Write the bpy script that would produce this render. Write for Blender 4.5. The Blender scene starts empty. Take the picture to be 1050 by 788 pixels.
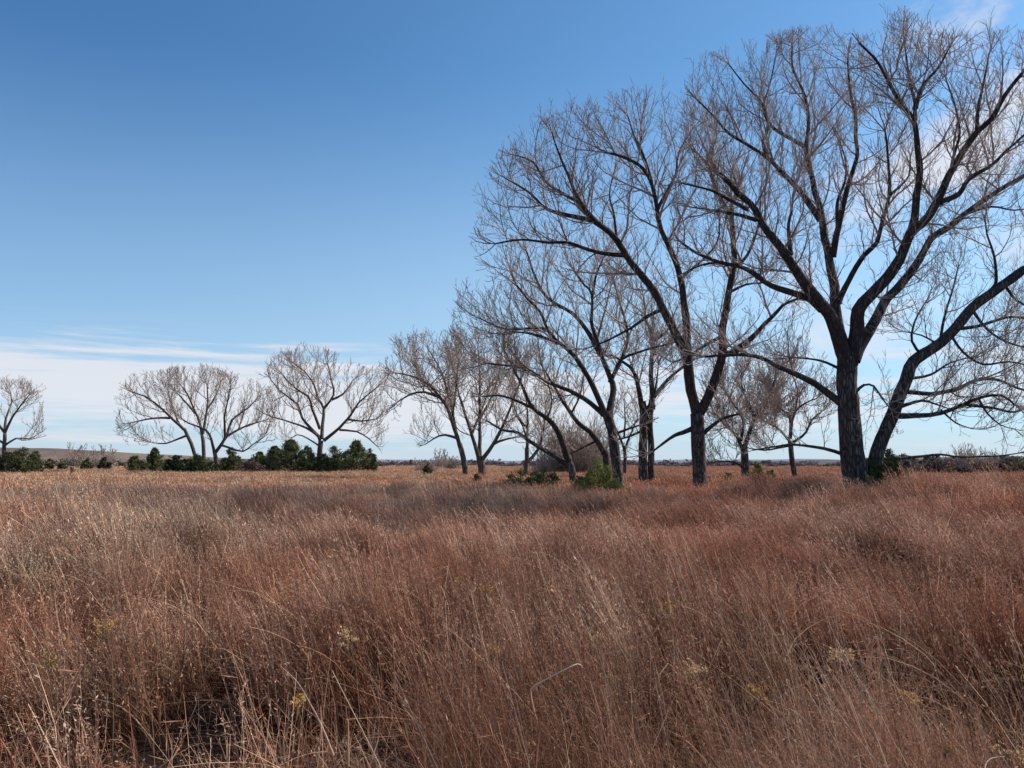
import bpy, math, random
import numpy as np
from mathutils import Vector, noise as mnoise

random.seed(7)
RNG = np.random.default_rng(11)
scene = bpy.context.scene
COL = scene.collection
R = math.radians
EYE = 1.82
F = 800.0
PITCH = math.atan(81 / 800)
CP, SP = math.cos(PITCH), math.sin(PITCH)

# ---------------------------------------------------------------- helpers
def smooth(a, b, x):
    t = np.clip((x - a) / (b - a), 0, 1)
    return t * t * (3 - 2 * t)

def ground_h(x, y):
    x = np.asarray(x, float); y = np.asarray(y, float)
    h = 0.10 * np.sin(x * 0.21 + 0.6) * np.sin(y * 0.17 + 1.1) + 0.05 * np.sin(x * 0.53 + y * 0.31)
    h = h * np.exp(-((np.hypot(x, y) / 90) ** 2))
    ridge = smooth(4.0, 11.0, x - (y - 24) * 0.1) * np.exp(-(((y - 25) / 8.5) ** 2))
    h = h + 0.22 * ridge
    h = h - 0.24 * np.exp(-(((y - 35) / 13) ** 2)) * (1 - smooth(5, 11, x)) * smooth(-26, -6, x)
    h = h - 0.10 * np.exp(-(((y - 17) / 5) ** 2)) * smooth(-12, 0, x) * (1 - smooth(6, 12, x))
    far = smooth(60, 400, np.hypot(x, y))
    h = h + far * 0.12 * smooth(0, 1, (-x) / 60.0)
    return h

def pt(px, py, Y):
    u = (px - 525) / F; v = (394 - py) / F
    wy = CP - SP * v; wz = SP + CP * v
    s = Y / wy
    return np.array([u * s, Y, EYE + wz * s])

def proj(p):
    dx, dy, dz = p[0], p[1], p[2] - EYE
    f = CP * dy + SP * dz; v = -SP * dy + CP * dz
    if f < 0.1: f = 0.1
    return 525 + F * dx / f, 394 - F * v / f

def tag(o, label=None, cat=None, group=None, kind=None):
    if label: o["label"] = label
    if cat: o["category"] = cat
    if group: o["group"] = group
    if kind: o["kind"] = kind
    return o

def empty(name, loc=(0, 0, 0), rz=0.0):
    o = bpy.data.objects.new(name, None)
    o.location = loc; o.rotation_euler = (0, 0, rz); o.empty_display_size = 0.3
    COL.objects.link(o)
    return o

def mesh_np(name, V, loops, sizes, mat=None, cols=None, smooth_sh=False):
    me = bpy.data.meshes.new(name)
    V = np.asarray(V, np.float32); loops = np.asarray(loops, np.int32).ravel(); sizes = np.asarray(sizes, np.int32)
    me.vertices.add(len(V)); me.vertices.foreach_set("co", V.ravel())
    me.loops.add(len(loops)); me.loops.foreach_set("vertex_index", loops)
    me.polygons.add(len(sizes))
    starts = np.concatenate([[0], np.cumsum(sizes)[:-1]]).astype(np.int32)
    me.polygons.foreach_set("loop_start", starts)
    if smooth_sh:
        me.polygons.foreach_set("use_smooth", np.ones(len(sizes), bool))
    if cols is not None:
        a = me.attributes.new("tint", "FLOAT_COLOR", "POINT")
        c = np.ones((len(V), 4), np.float32); c[:, :3] = cols
        a.data.foreach_set("color", c.ravel())
    me.update(calc_edges=True)
    if mat: me.materials.append(mat)
    return me

def add_obj(name, me, parent=None, loc=None):
    o = bpy.data.objects.new(name, me)
    COL.objects.link(o)
    if parent is not None: o.parent = parent
    if loc is not None: o.location = loc
    return o

# ---------------------------------------------------------------- materials
def new_mat(name):
    m = bpy.data.materials.new(name); m.use_nodes = True
    nt = m.node_tree; nt.nodes.clear()
    return m, nt, nt.nodes, nt.links

def N(nt, typ, **kw):
    n = nt.nodes.new(typ)
    for k, v in kw.items():
        if k.startswith("i_"):
            n.inputs[k[2:].replace("_", " ")].default_value = v
        else:
            setattr(n, k, v)
    return n

def math_n(nt, op, a, b=None, c=None, clamp=False):
    n = nt.nodes.new("ShaderNodeMath"); n.operation = op; n.use_clamp = clamp
    for i, x in enumerate((a, b, c)):
        if x is None: continue
        if isinstance(x, (int, float)): n.inputs[i].default_value = x
        else: nt.links.new(x, n.inputs[i])
    return n.outputs[0]

def mixc(nt, fac, a, b, mode="MIX"):
    n = nt.nodes.new("ShaderNodeMix"); n.data_type = "RGBA"; n.blend_type = mode
    for s, x in ((n.inputs[0], fac), (n.inputs[6], a), (n.inputs[7], b)):
        if isinstance(x, (int, float)): s.default_value = x
        elif isinstance(x, tuple): s.default_value = (*x, 1) if len(x) == 3 else x
        else: nt.links.new(x, s)
    return n.outputs[2]

def noise_n(nt, vec, scale, detail=3, rough=0.55):
    n = nt.nodes.new("ShaderNodeTexNoise"); n.inputs["Scale"].default_value = scale
    n.inputs["Detail"].default_value = detail; n.inputs["Roughness"].default_value = rough
    if vec is not None: nt.links.new(vec, n.inputs["Vector"])
    return n.outputs["Fac"]

def maprange(nt, v, a, b, c=0.0, d=1.0):
    n = nt.nodes.new("ShaderNodeMapRange"); n.interpolation_type = "SMOOTHSTEP"
    nt.links.new(v, n.inputs[0])
    for i, x in zip((1, 2, 3, 4), (a, b, c, d)): n.inputs[i].default_value = x
    return n.outputs[0]

def leafy_mat(name, transl=0.35, patch=True, bright=1.0):
    """thin plant matter: colour from the tint attribute, patches from world position"""
    m, nt, nodes, links = new_mat(name)
    out = nodes.new("ShaderNodeOutputMaterial")
    att = N(nt, "ShaderNodeAttribute", attribute_name="tint")
    col = att.outputs["Color"]
    if patch:
        geo = nodes.new("ShaderNodeNewGeometry")
        p1 = maprange(nt, noise_n(nt, geo.outputs["Position"], 0.22, 4, 0.6), 0.38, 0.62)
        p2 = maprange(nt, noise_n(nt, geo.outputs["Position"], 0.9, 3, 0.6), 0.35, 0.68)
        pc = mixc(nt, p1, (1.08 * bright, 0.86 * bright, 0.80 * bright), (0.92 * bright, 0.95 * bright, 0.94 * bright))
        col = mixc(nt, 1.0, col, pc, "MULTIPLY")
        pc2 = mixc(nt, p2, (0.55, 0.50, 0.47), (1.20, 1.19, 1.15))
        col = mixc(nt, 1.0, col, pc2, "MULTIPLY")
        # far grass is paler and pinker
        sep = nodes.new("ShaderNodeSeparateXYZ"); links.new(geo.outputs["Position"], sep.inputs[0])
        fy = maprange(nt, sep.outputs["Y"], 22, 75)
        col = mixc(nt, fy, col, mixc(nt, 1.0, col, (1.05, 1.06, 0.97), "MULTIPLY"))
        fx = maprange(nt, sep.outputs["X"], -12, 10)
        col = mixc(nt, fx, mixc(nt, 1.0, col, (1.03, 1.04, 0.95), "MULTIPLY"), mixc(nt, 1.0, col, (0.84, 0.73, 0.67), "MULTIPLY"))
    d = nodes.new("ShaderNodeBsdfDiffuse"); t = nodes.new("ShaderNodeBsdfTranslucent")
    links.new(col, d.inputs[0]); links.new(col, t.inputs[0])
    mx = nodes.new("ShaderNodeMixShader"); mx.inputs[0].default_value = transl
    links.new(d.outputs[0], mx.inputs[1]); links.new(t.outputs[0], mx.inputs[2])
    links.new(mx.outputs[0], out.inputs[0])
    return m

def bark_mat(name, c1, c2, scale=6.0, bump=0.6):
    m, nt, nodes, links = new_mat(name)
    out = nodes.new("ShaderNodeOutputMaterial")
    b = N(nt, "ShaderNodeBsdfPrincipled"); b.inputs["Roughness"].default_value = 0.9
    b.inputs["Specular IOR Level"].default_value = 0.15
    tc = nodes.new("ShaderNodeTexCoord")
    mp = nodes.new("ShaderNodeMapping"); mp.inputs["Scale"].default_value = (1, 1, 0.22)
    links.new(tc.outputs["Object"], mp.inputs["Vector"])
    n1 = noise_n(nt, mp.outputs[0], scale, 6, 0.65)
    vor = nodes.new("ShaderNodeTexVoronoi"); vor.inputs["Scale"].default_value = scale * 1.4
    vor.feature = "DISTANCE_TO_EDGE"
    links.new(mp.outputs[0], vor.inputs["Vector"])
    ed = maprange(nt, vor.outputs["Distance"], 0.0, 0.22)
    f = math_n(nt, "MULTIPLY", ed, maprange(nt, n1, 0.3, 0.7))
    n2 = noise_n(nt, tc.outputs["Object"], 0.9, 3)
    col = mixc(nt, f, c1, c2)
    col = mixc(nt, maprange(nt, n2, 0.4, 0.7, 0, 0.5), col, tuple(x * 0.6 for x in c1))
    links.new(col, b.inputs["Base Color"])
    bp = nodes.new("ShaderNodeBump"); bp.inputs["Strength"].default_value = bump; bp.inputs["Distance"].default_value = 0.05
    links.new(f, bp.inputs["Height"]); links.new(bp.outputs[0], b.inputs["Normal"])
    links.new(b.outputs[0], out.inputs[0])
    return m

def plain_mat(name, c1, c2, scale, rough=0.95, stretch=(1, 1, 1)):
    m, nt, nodes, links = new_mat(name)
    out = nodes.new("ShaderNodeOutputMaterial")
    b = N(nt, "ShaderNodeBsdfPrincipled"); b.inputs["Roughness"].default_value = rough
    b.inputs["Specular IOR Level"].default_value = 0.1
    tc = nodes.new("ShaderNodeTexCoord")
    mp = nodes.new("ShaderNodeMapping"); mp.inputs["Scale"].default_value = stretch
    links.new(tc.outputs["Object"], mp.inputs["Vector"])
    n1 = noise_n(nt, mp.outputs[0], scale, 6, 0.65)
    links.new(mixc(nt, maprange(nt, n1, 0.35, 0.65), c1, c2), b.inputs["Base Color"])
    links.new(b.outputs[0], out.inputs[0])
    return m

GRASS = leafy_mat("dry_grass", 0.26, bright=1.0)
NEEDLE = leafy_mat("needles", 0.20, patch=False)
WEED = leafy_mat("weed", 0.25, patch=False)
BARK = bark_mat("cottonwood_bark", (0.040, 0.032, 0.028), (0.29, 0.235, 0.205), 7, 1.0)
LIMB = bark_mat("limb_bark", (0.045, 0.035, 0.031), (0.17, 0.13, 0.115), 8, 0.6)
BARKF = bark_mat("pale_bark", (0.09, 0.065, 0.055), (0.24, 0.18, 0.15), 4, 0.3)  # paler bark colour shared by the distant trees
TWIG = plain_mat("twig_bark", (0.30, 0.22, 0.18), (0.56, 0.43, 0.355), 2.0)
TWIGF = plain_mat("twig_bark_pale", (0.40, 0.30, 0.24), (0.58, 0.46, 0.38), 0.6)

# ---------------------------------------------------------------- tubes
def tubes(polys, sides, taper_close=False):
    """polys: list of (pts Nx3, rad N). returns V, loops, sizes"""
    by = {}
    for p, r in polys: by.setdefault(len(p), []).append((p, r))
    VS, LS, off = [], [], 0
    ang = np.arange(sides) * 2 * math.pi / sides
    ca, sa = np.cos(ang), np.sin(ang)
    for n, grp in by.items():
        P = np.array([g[0] for g in grp], float); Rr = np.array([g[1] for g in grp], float)
        T = np.gradient(P, axis=1); T /= np.linalg.norm(T, axis=2, keepdims=True) + 1e-9
        mean = T.mean(axis=1, keepdims=True)
        ref = np.where(np.abs(mean[..., 0:1]) < 0.7, np.array([1.0, 0, 0]), np.array([0, 1.0, 0]))
        ref = np.broadcast_to(ref, T.shape)
        A = np.cross(T, ref); A /= np.linalg.norm(A, axis=2, keepdims=True) + 1e-9
        B = np.cross(T, A)
        ring = P[:, :, None, :] + Rr[:, :, None, None] * (A[:, :, None, :] * ca[None, None, :, None] + B[:, :, None, :] * sa[None, None, :, None])
        m = len(grp)
        VS.append(ring.reshape(-1, 3))
        base = off + (np.arange(m)[:, None, None] * n + np.arange(n - 1)[None, :, None]) * sides
        i = np.arange(sides)[None, None, :]; j = (i + 1) % sides
        q = np.stack([base + i, base + j, base + sides + j, base + sides + i], axis=-1)
        LS.append(q.reshape(-1, 4))
        off += m * n * sides
    V = np.concatenate(VS); L = np.concatenate(LS)
    return V, L, np.full(len(L), 4)

def smooth_path(P, rad, step):
    """Catmull-Rom resample"""
    P = np.array(P, float); rad = np.array(rad, float)
    out, ro = [], []
    n = len(P)
    for i in range(n - 1):
        p0 = P[max(i - 1, 0)]; p1 = P[i]; p2 = P[i + 1]; p3 = P[min(i + 2, n - 1)]
        k = max(2, int(np.linalg.norm(p2 - p1) / step))
        for j in range(k):
            t = j / k
            out.append(0.5 * ((2 * p1) + (-p0 + p2) * t + (2 * p0 - 5 * p1 + 4 * p2 - p3) * t * t + (-p0 + 3 * p1 - 3 * p2 + p3) * t ** 3))
            ro.append(rad[i] * (1 - t) + rad[i + 1] * t)
    out.append(P[-1]); ro.append(rad[-1])
    return np.array(out), np.array(ro)

def inpoly(x, y, poly):
    c = False; j = len(poly) - 1
    for i in range(len(poly)):
        xi, yi = poly[i]; xj, yj = poly[j]
        if (yi > y) != (yj > y) and x < (xj - xi) * (y - yi) / (yj - yi) + xi: c = not c
        j = i
    return c

rnd = random.Random(5)
def norm(v):
    l = math.sqrt(v[0] * v[0] + v[1] * v[1] + v[2] * v[2]) + 1e-9
    return (v[0] / l, v[1] / l, v[2] / l)

def side_dir(d, ang, az):
    # direction at angle ang from d
    a = (0, 0, 1) if abs(d[2]) < 0.9 else (1, 0, 0)
    u = norm((d[1] * a[2] - d[2] * a[1], d[2] * a[0] - d[0] * a[2], d[0] * a[1] - d[1] * a[0]))
    w = (d[1] * u[2] - d[2] * u[1], d[2] * u[0] - d[0] * u[2], d[0] * u[1] - d[1] * u[0])
    c, s = math.cos(ang), math.sin(ang); ca, sa = math.cos(az), math.sin(az)
    return norm((d[0] * c + s * (u[0] * ca + w[0] * sa), d[1] * c + s * (u[1] * ca + w[1] * sa), d[2] * c + s * (u[2] * ca + w[2] * sa)))

class Grower:
    def __init__(s, poly, rmin, sp, up=0.12, lvmax=4, k=1.0, leaves=0.0):
        s.poly, s.rmin, s.sp, s.up, s.lv, s.k = poly, rmin, sp, up, lvmax, k
        s.out = []; s.tips = []
    def grow(s, p, d, r, L, lv):
        n = 5 if lv <= 1 else (4 if lv == 2 else 3)
        st = L / n
        pts = [p]; rad = [r]
        wob = 0.19 if lv < 2 else 0.23
        az = rnd.uniform(0, 6.283)
        up = s.up * (1.0 if lv < 2 else 1.5)
        inside = True
        dirs = []
        for i in range(n):
            d = norm((d[0] + rnd.gauss(0, wob), d[1] + rnd.gauss(0, wob), d[2] + rnd.gauss(0, wob * 0.8) + up))
            p = (p[0] + d[0] * st, p[1] + d[1] * st, p[2] + d[2] * st)
            if s.poly is not None and (i > 0 or lv < 2):
                x, y = proj(p)
                if not inpoly(x, y, s.poly):
                    inside = False
            pts.append(p); rad.append(max(s.rmin, r * (1 - 0.72 * (i + 1) / n))); dirs.append(d)
            if not inside: break
        m = len(pts)
        if m < 2: return
        rad[-1] = max(rad[-1] * 0.7, s.rmin * 0.7)
        s.out.append((lv, pts, rad))
        if lv >= s.lv:
            s.tips.append(p); return
        spc = s.sp[lv]
        tot = st * (m - 1); t = spc * rnd.uniform(0.2, 0.9)
        while t < tot:
            f = t / L; i = min(int(t / st), m - 2); u = t / st - i
            q = tuple(pts[i][a] * (1 - u) + pts[i + 1][a] * u for a in range(3))
            rl = rad[i] * (1 - u) + rad[i + 1] * u
            az += 2.4 + rnd.gauss(0, 0.5)
            dd = side_dir(dirs[i], R(rnd.uniform(28, 52)), az)
            Lc = (L * (1 - f) * 0.52 + L * 0.15) * rnd.uniform(0.6, 1.15)
            s.grow(q, dd, max(s.rmin, rl * rnd.uniform(0.45, 0.7)), Lc, lv + 1)
            t += spc * rnd.uniform(0.7, 1.3)
        if inside and lv < s.lv:
            for _ in range(2):
                s.grow(p, side_dir(d, R(rnd.uniform(10, 30)), rnd.uniform(0, 6.28)), rad[-1], L * 0.4, lv + 1)

def W(px, Y, k=0.43): return max(0.004, px * k * Y / F)

def make_tree(name, label, cat, D, trunks, limbs, poly, dens=1.0, depth=0.35, barkm=BARK, limbm=LIMB, twigm=TWIG,
              group=None, seed=1, rtw=0.185, base_z=None, lv=3, kL=60, tip_leaf=0.0, up=0.13, trunkname="trunk", ks=0.92):
    """trunks/limbs: lists of (w0, w1, [(px,py)...]); traced in the view and given real depth"""
    rnd.seed(seed)
    b = pt(trunks[0][2][0][0], trunks[0][2][0][1], D)
    bz = float(ground_h(b[0], D))
    root = empty(name, (b[0], D, bz))
    tag(root, label, cat, group)
    org = np.array([b[0], D, bz])
    done = []   # (px,py, Y, pos)
    def place(spec, is_trunk, yslope):
        w0, w1, pl = spec
        pl = [tuple(map(float, q)) for q in pl]
        Y0 = D
        if done:
            best = min(done, key=lambda q: (q[0] - pl[0][0]) ** 2 + (q[1] - pl[0][1]) ** 2)
            if (best[0] - pl[0][0]) ** 2 + (best[1] - pl[0][1]) ** 2 < (14 ** 2 if not is_trunk else 4):
                Y0 = best[2]
        lens = [0]
        for a, c in zip(pl[:-1], pl[1:]): lens.append(lens[-1] + math.hypot(a[0] - c[0], a[1] - c[1]))
        tot = lens[-1] or 1
        P, RR = [], []
        wob = rnd.uniform(-1, 1)
        for (x, y), l in zip(pl, lens):
            f = l / tot
            Y = Y0 + (yslope * l + wob * 3 * math.sin(f * 5)) * D / F
            P.append(pt(x, y, Y)); RR.append(W(w0 * (1 - f) + w1 * f, D, 0.43 if is_trunk else 0.41 - 0.10 * f))
        if is_trunk:   # carry down to the ground and flare
            g = float(ground_h(P[0][0], P[0][1]))
            if P[0][2] > g:
                q = P[0].copy(); q[2] = g - 0.15
                P.insert(0, q); RR.insert(0, RR[0] * 1.5)
            else:
                P[0] = P[0].copy(); P[0][2] = g - 0.15; RR[0] *= 1.4
        Ps, Rs = smooth_path(P, RR, max(0.12, D * 0.008))
        amp = min(0.03, Rs.mean() * 0.25)
        if len(Ps) > 4:
            nz = np.array([[mnoise.noise(Vector((q[0] * 1.1 + a * 9, q[1], q[2] * 1.1))) for a in range(3)] for q in Ps]) * amp * 2
            nz[0] = 0; Ps = Ps + nz
        for q in Ps:
            x, y = proj(q); done.append((x, y, q[1], q))
        return Ps, Rs
    def tube_obj(nm, Ps, Rs, sides, mat):
        V, L, S = tubes([(Ps, Rs)], sides)
        V = V - org
        # cap
        k = len(Ps)
        L = list(L.ravel()); S = list(S)
        L += list(range((k - 1) * sides, k * sides)); S.append(sides)
        V = np.array(V)
        if sides >= 10:
            for i in range(len(V)):
                q = V[i]
                dd = mnoise.noise(Vector((q[0] * 3.3, q[1] * 3.3, q[2] * 0.9))) * 0.5 + mnoise.noise(Vector((q[0] * 9, q[1] * 9, q[2] * 2.2))) * 0.3
                c = Ps[i // sides] - org
                V[i] = c + (q - c) * (1 + 0.22 * dd)
        me = mesh_np(nm, V, L, S, mat, smooth_sh=True)
        return add_obj(nm, me, root)
    G = Grower(poly, rtw * D / F, (0.55 / dens * D / 30, 0.42 / dens * D / 30, 0.28 / dens * D / 30, 0.2 / dens * D / 30), up, lv)
    n_t = 0
    for i, t in enumerate(trunks):
        Ps, Rs = place(t, True, depth * 0.15 * rnd.uniform(-1, 1))
        tube_obj(trunkname, Ps, Rs, 16 if D < 60 else 8, barkm)
    sg = 1
    for i, l in enumerate(limbs):
        sg = -sg
        Ps, Rs = place(l, False, depth * sg * rnd.uniform(0.3, 1.0))
        tube_obj("limb", Ps, Rs, 12 if (D < 60 and l[0] > 6) else 6, limbm)
        # side branches along the traced limb
        seg = np.linalg.norm(np.diff(Ps, axis=0), axis=1); cum = np.concatenate([[0], np.cumsum(seg)]); tot = cum[-1]
        az = rnd.uniform(0, 6.28)
        sp = 0.55 / dens * D / 30
        t = tot * 0.14 + sp * rnd.random()
        while t < tot:
            k = min(int(np.searchsorted(cum, t)) , len(Ps) - 1); k = max(k, 1)
            dv = norm(tuple(Ps[k] - Ps[k - 1]))
            r = Rs[k]; f = t / tot
            az += 2.4 + rnd.gauss(0, 0.6)
            dd = side_dir(dv, R(rnd.uniform(35, 65)), az)
            if dd[2] < -0.1 and rnd.random() < 0.6: dd = (dd[0], dd[1], -dd[2])
            K = D / 30 * ks
            Lc = rnd.uniform(0.55, 1.25) * (1.35 + 1.5 * math.sin(min(1, f) * 2.4)) * K * (0.75 if l[0] < 4.5 else 1.0)
            rc = max(min(r * 0.6, Lc / 62), 0.006 * K)
            if f < 0.3 and l[0] > 7 and rnd.random() < 0.5: t += sp; continue
            if mnoise.noise(Vector(tuple(Ps[k] * (0.9 * 30 / D)))) < -0.25 and rnd.random() < 0.7: t += sp; continue
            G.grow(tuple(Ps[k]), dd, rc, Lc, 1)
            t += sp * rnd.uniform(0.6, 1.4)
        dv = norm(tuple(Ps[-1] - Ps[-2]))
        for _ in range(3):
            G.grow(tuple(Ps[-1]), side_dir(dv, R(rnd.uniform(8, 34)), rnd.uniform(0, 6.28)), min(Rs[-1] * 0.75, 0.05 * D / 30), (0.5 * min(Rs[-1] * kL, 3.2 * D / 30) + 1.3 * D / 30) * ks * rnd.uniform(0.6, 1.1), 0)
    big = [(np.array(p) - org, r) for lvv, p, r in G.out if lvv <= 1]
    sm = [(np.array(p) - org, r) for lvv, p, r in G.out if lvv > 1]
    VV, LL, off = [], [], 0
    for grp, sd in ((big, 5), (sm, 3)):
        if not grp: continue
        V, L, S = tubes(grp, sd)
        VV.append(V); LL.append(L + off); off += len(V)
    V = np.concatenate(VV); L = np.concatenate(LL)
    me = mesh_np("crown", V, L, np.full(len(L), 4), twigm, smooth_sh=True)
    add_obj("crown", me, root)
    if tip_leaf > 0:
        tips = [t for t in G.tips if rnd.random() < tip_leaf]
        if tips:
            leaf_obj("withered_leaves", np.array(tips) - org, 0.05 * D / 30, (0.32, 0.12, 0.06), root)
    print(name, label[:30], "branches", len(G.out), "verts", len(V))
    return root

def leaf_obj(name, P, size, col, root):
    n = len(P)
    a = RNG.normal(size=(n, 3)); a /= np.linalg.norm(a, axis=1, keepdims=True)
    b = RNG.normal(size=(n, 3)); b -= a * (a * b).sum(1, keepdims=True); b /= np.linalg.norm(b, axis=1, keepdims=True)
    V = np.stack([P, P + (a + b) * size * .5, P + a * size * 1.2, P + (a - b) * size * .5], 1).reshape(-1, 3)
    c = np.repeat(np.array(col) * RNG.uniform(0.6, 1.5, (n, 1)), 4, axis=0)
    me = mesh_np(name, V, np.arange(n * 4), np.full(n, 4), WEED, c)
    return add_obj(name, me, root)

# ---------------------------------------------------------------- the trees near the camera
P1 = [(700,330),(692,230),(690,180),(702,110),(712,62),(760,42),(850,26),(875,45),(925,8),(960,35),(1010,35),(1080,20),(1250,100),(1330,400),(1100,455),(960,445),(900,452),(870,480),(780,475),(700,420)]
make_tree("cottonwood_tree", "tallest bare cottonwood at the right, dark upright trunk beside a second leaning trunk", "tree", 30,
 [(29, 22, [(880,500),(876,480),(872,440),(869,400),(868,366)]),
  (16.5, 8.5, [(896,492),(900,464),(914,429),(929,386),(938,371),(964,352),(983,333),(999,314),(1021,297),(1042,282),(1075,262),(1110,235)])],
 [(19, 7, [(868,374),(860,345),(850,322),(831,298),(814,274),(799,253),(784,232),(770,209),(755,196),(738,178)]),
  (16, 3, [(868,372),(862,345),(857,315),(854,283),(847,250),(842,222),(833,184),(827,158),(829,132),(828,113),(824,96),(814,73),(812,48)]),
  (18, 5, [(872,374),(875,358),(880,337),(880,318),(892,303),(913,282),(922,266),(934,241),(953,222),(967,196),(974,179),(985,160),(1002,136),(1018,122),(1029,99),(1048,75)]),
  (15, 5, [(876,370),(883,354),(896,331),(908,309),(930,284),(945,264),(955,245),(974,232),(995,215),(1016,201),(1037,188),(1055,176),(1085,150)]),
  (9, 3, [(854,264),(858,241),(866,207),(872,184),(879,161),(877,140),(877,120),(871,90),(869,60)]),
  (6, 2, [(859,235),(859,207),(867,184),(867,165),(860,140)]),
  (8, 3, [(860,312),(866,296),(886,262),(899,249),(905,226),(912,199),(911,161),(908,135)]),
  (4, 2, [(912,201),(924,190),(932,180),(933,160)]),
  (10, 3, [(934,241),(938,228),(940,200),(943,175),(940,150),(938,124),(926,111),(917,96),(901,65),(882,44)]),
  (5, 2, [(938,124),(938,105),(932,82),(928,48)]),
  (5, 2, [(939,112),(945,90),(964,67),(974,48)]),
  (7, 3, [(964,208),(983,199),(993,184),(1018,169),(1033,154),(1058,132)]),
  (4, 2, [(974,179),(978,160),(984,135),(978,105),(970,80)]),
  (5, 2, [(1002,136),(1003,110),(1010,80),(1014,55)]),
  (4, 2, [(989,220),(1016,212),(1040,216),(1065,212)]),
  (9, 2.5, [(841,226),(822,199),(807,182),(788,163),(763,147),(746,136),(728,115),(712,100)]),
  (5, 2, [(788,163),(782,145),(788,132),(782,107),(763,86),(748,67)]),
  (6, 2, [(828,152),(810,142),(791,130),(783,110),(790,85),(795,60)]),
  (6, 2, [(767,215),(748,205),(728,195),(700,189)]),
  (6, 2, [(776,226),(759,221),(738,217),(709,213)]),
  (6, 4, [(811,262),(809,245),(809,230),(813,216)]),
  (10, 4, [(843,318),(832,308),(820,303),(791,293),(761,274),(738,269),(715,260),(698,248)]),
  (4, 2, [(738,269),(720,272),(700,281)]),
  (10, 4, [(862,414),(850,405),(837,394),(814,383),(795,375),(782,368),(763,364),(744,364),(722,366)]),
  (4, 2, [(860,378),(841,370),(814,367)]),
  (5, 2, [(864,466),(845,460),(815,456),(795,458),(772,462)]),
  (4, 2, [(878,402),(886,395),(896,396),(905,409),(912,418)]),
  (6, 3, [(930,402),(960,404),(983,398),(1000,390),(1021,389),(1050,400),(1085,403)]),
  (7, 3, [(922,427),(953,426),(974,421),(991,413),(1008,407),(1027,406),(1040,415)]),
  (4, 2, [(991,415),(1021,419),(1040,423),(1062,415),(1085,418)]),
  (5, 2, [(924,417),(945,411),(958,414),(972,419)]),
  (5, 2, [(985,337),(1006,334),(1031,326),(1050,327),(1085,335)]),
  (3, 1.5, [(960,352),(945,344),(926,340)]),
  (4, 1.6, [(904,471),(926,470),(943,468),(964,466),(986,469),(1028,467),(1062,462)]),
  (5, 2, [(1010,302),(1021,291),(1020,264),(1012,240),(1010,222)]),
  (4.5, 2, [(997,318),(1012,338),(1030,350),(1052,356),(1075,352)]),
  (4, 2, [(975,343),(988,362),(1008,374),(1034,371),(1058,376)]),
  (4, 2, [(964,350),(968,326),(976,300),(982,276)]),
  (4, 2, [(945,364),(935,350),(938,330),(948,312)]),
  (4, 1.6, [(936,388),(955,384),(975,372),(998,366)]),
  (3, 1.5, [(1003,408),(1012,424),(1026,436),(1040,440)]),
  (3, 1.5, [(965,421),(980,434),(998,440)]),
  (4, 2, [(1030,292),(1042,308),(1060,316),(1085,318)]),
  (6, 2.5, [(1060,272),(1075,240),(1090,200)])],
 P1, dens=1.36, seed=3, tip_leaf=0.012, kL=62)

P3 = [(500,330),(484,250),(500,175),(540,132),(600,104),(650,92),(720,100),(790,130),(830,200),(830,330),(800,430),(760,470),(640,470),(560,400)]
make_tree("cottonwood_tree", "tall bare cottonwood with thick straight trunk forking low, nearest of the middle row", "tree", 38,
 [(17, 16, [(717,505),(717,480),(716,450),(715,424)])],
 [(14, 9, [(716,430),(709,400),(705,371),(697,352),(682,321),(670,298),(657,281),(644,264),(631,246),(618,233),(608,226)]),
  (7, 2, [(608,226),(592,223),(562,215),(539,195),(516,182)]),
  (7, 2, [(630,244),(598,212),(582,179),(572,155),(566,135)]),
  (5, 2, [(595,208),(562,189),(546,166),(523,158)]),
  (6, 2.5, [(639,262),(612,259),(582,249),(563,249),(536,246),(508,250)]),
  (5, 2, [(678,318),(663,325),(648,336),(619,351),(600,358)]),
  (11, 4, [(706,375),(704,351),(703,325),(699,294),(690,262),(678,236),(673,211),(668,189),(659,173),(646,164),(625,158)]),
  (5, 2, [(675,214),(684,196),(693,179),(696,158),(710,132)]),
  (5, 2, [(668,187),(659,158),(650,139),(644,120)]),
  (4, 2, [(632,248),(630,222),(625,200),(630,175)]),
  (13, 7, [(717,425),(727,405),(737,378),(741,359),(741,336),(747,302),(752,275),(752,245),(750,211)]),
  (5, 2, [(752,275),(766,262),(777,234),(780,200)]),
  (5, 2, [(750,222),(735,195),(728,170),(735,140)]),
  (9, 4, [(741,361),(751,362),(770,347),(791,326),(803,314),(818,307)]),
  (5, 2, [(741,345),(722,355),(705,366),(690,372)]),
  (7, 3, [(713,438),(700,444),(692,447),(680,455),(670,463)]),
  (6, 3, [(720,446),(732,436),(745,428),(760,424)]),
  (4, 2, [(748,300),(765,292),(785,290)]),
  (4, 2, [(697,285),(715,272),(735,250),(738,225)])],
 P3, dens=1.38, seed=8, tip_leaf=0.006, kL=62)

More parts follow.
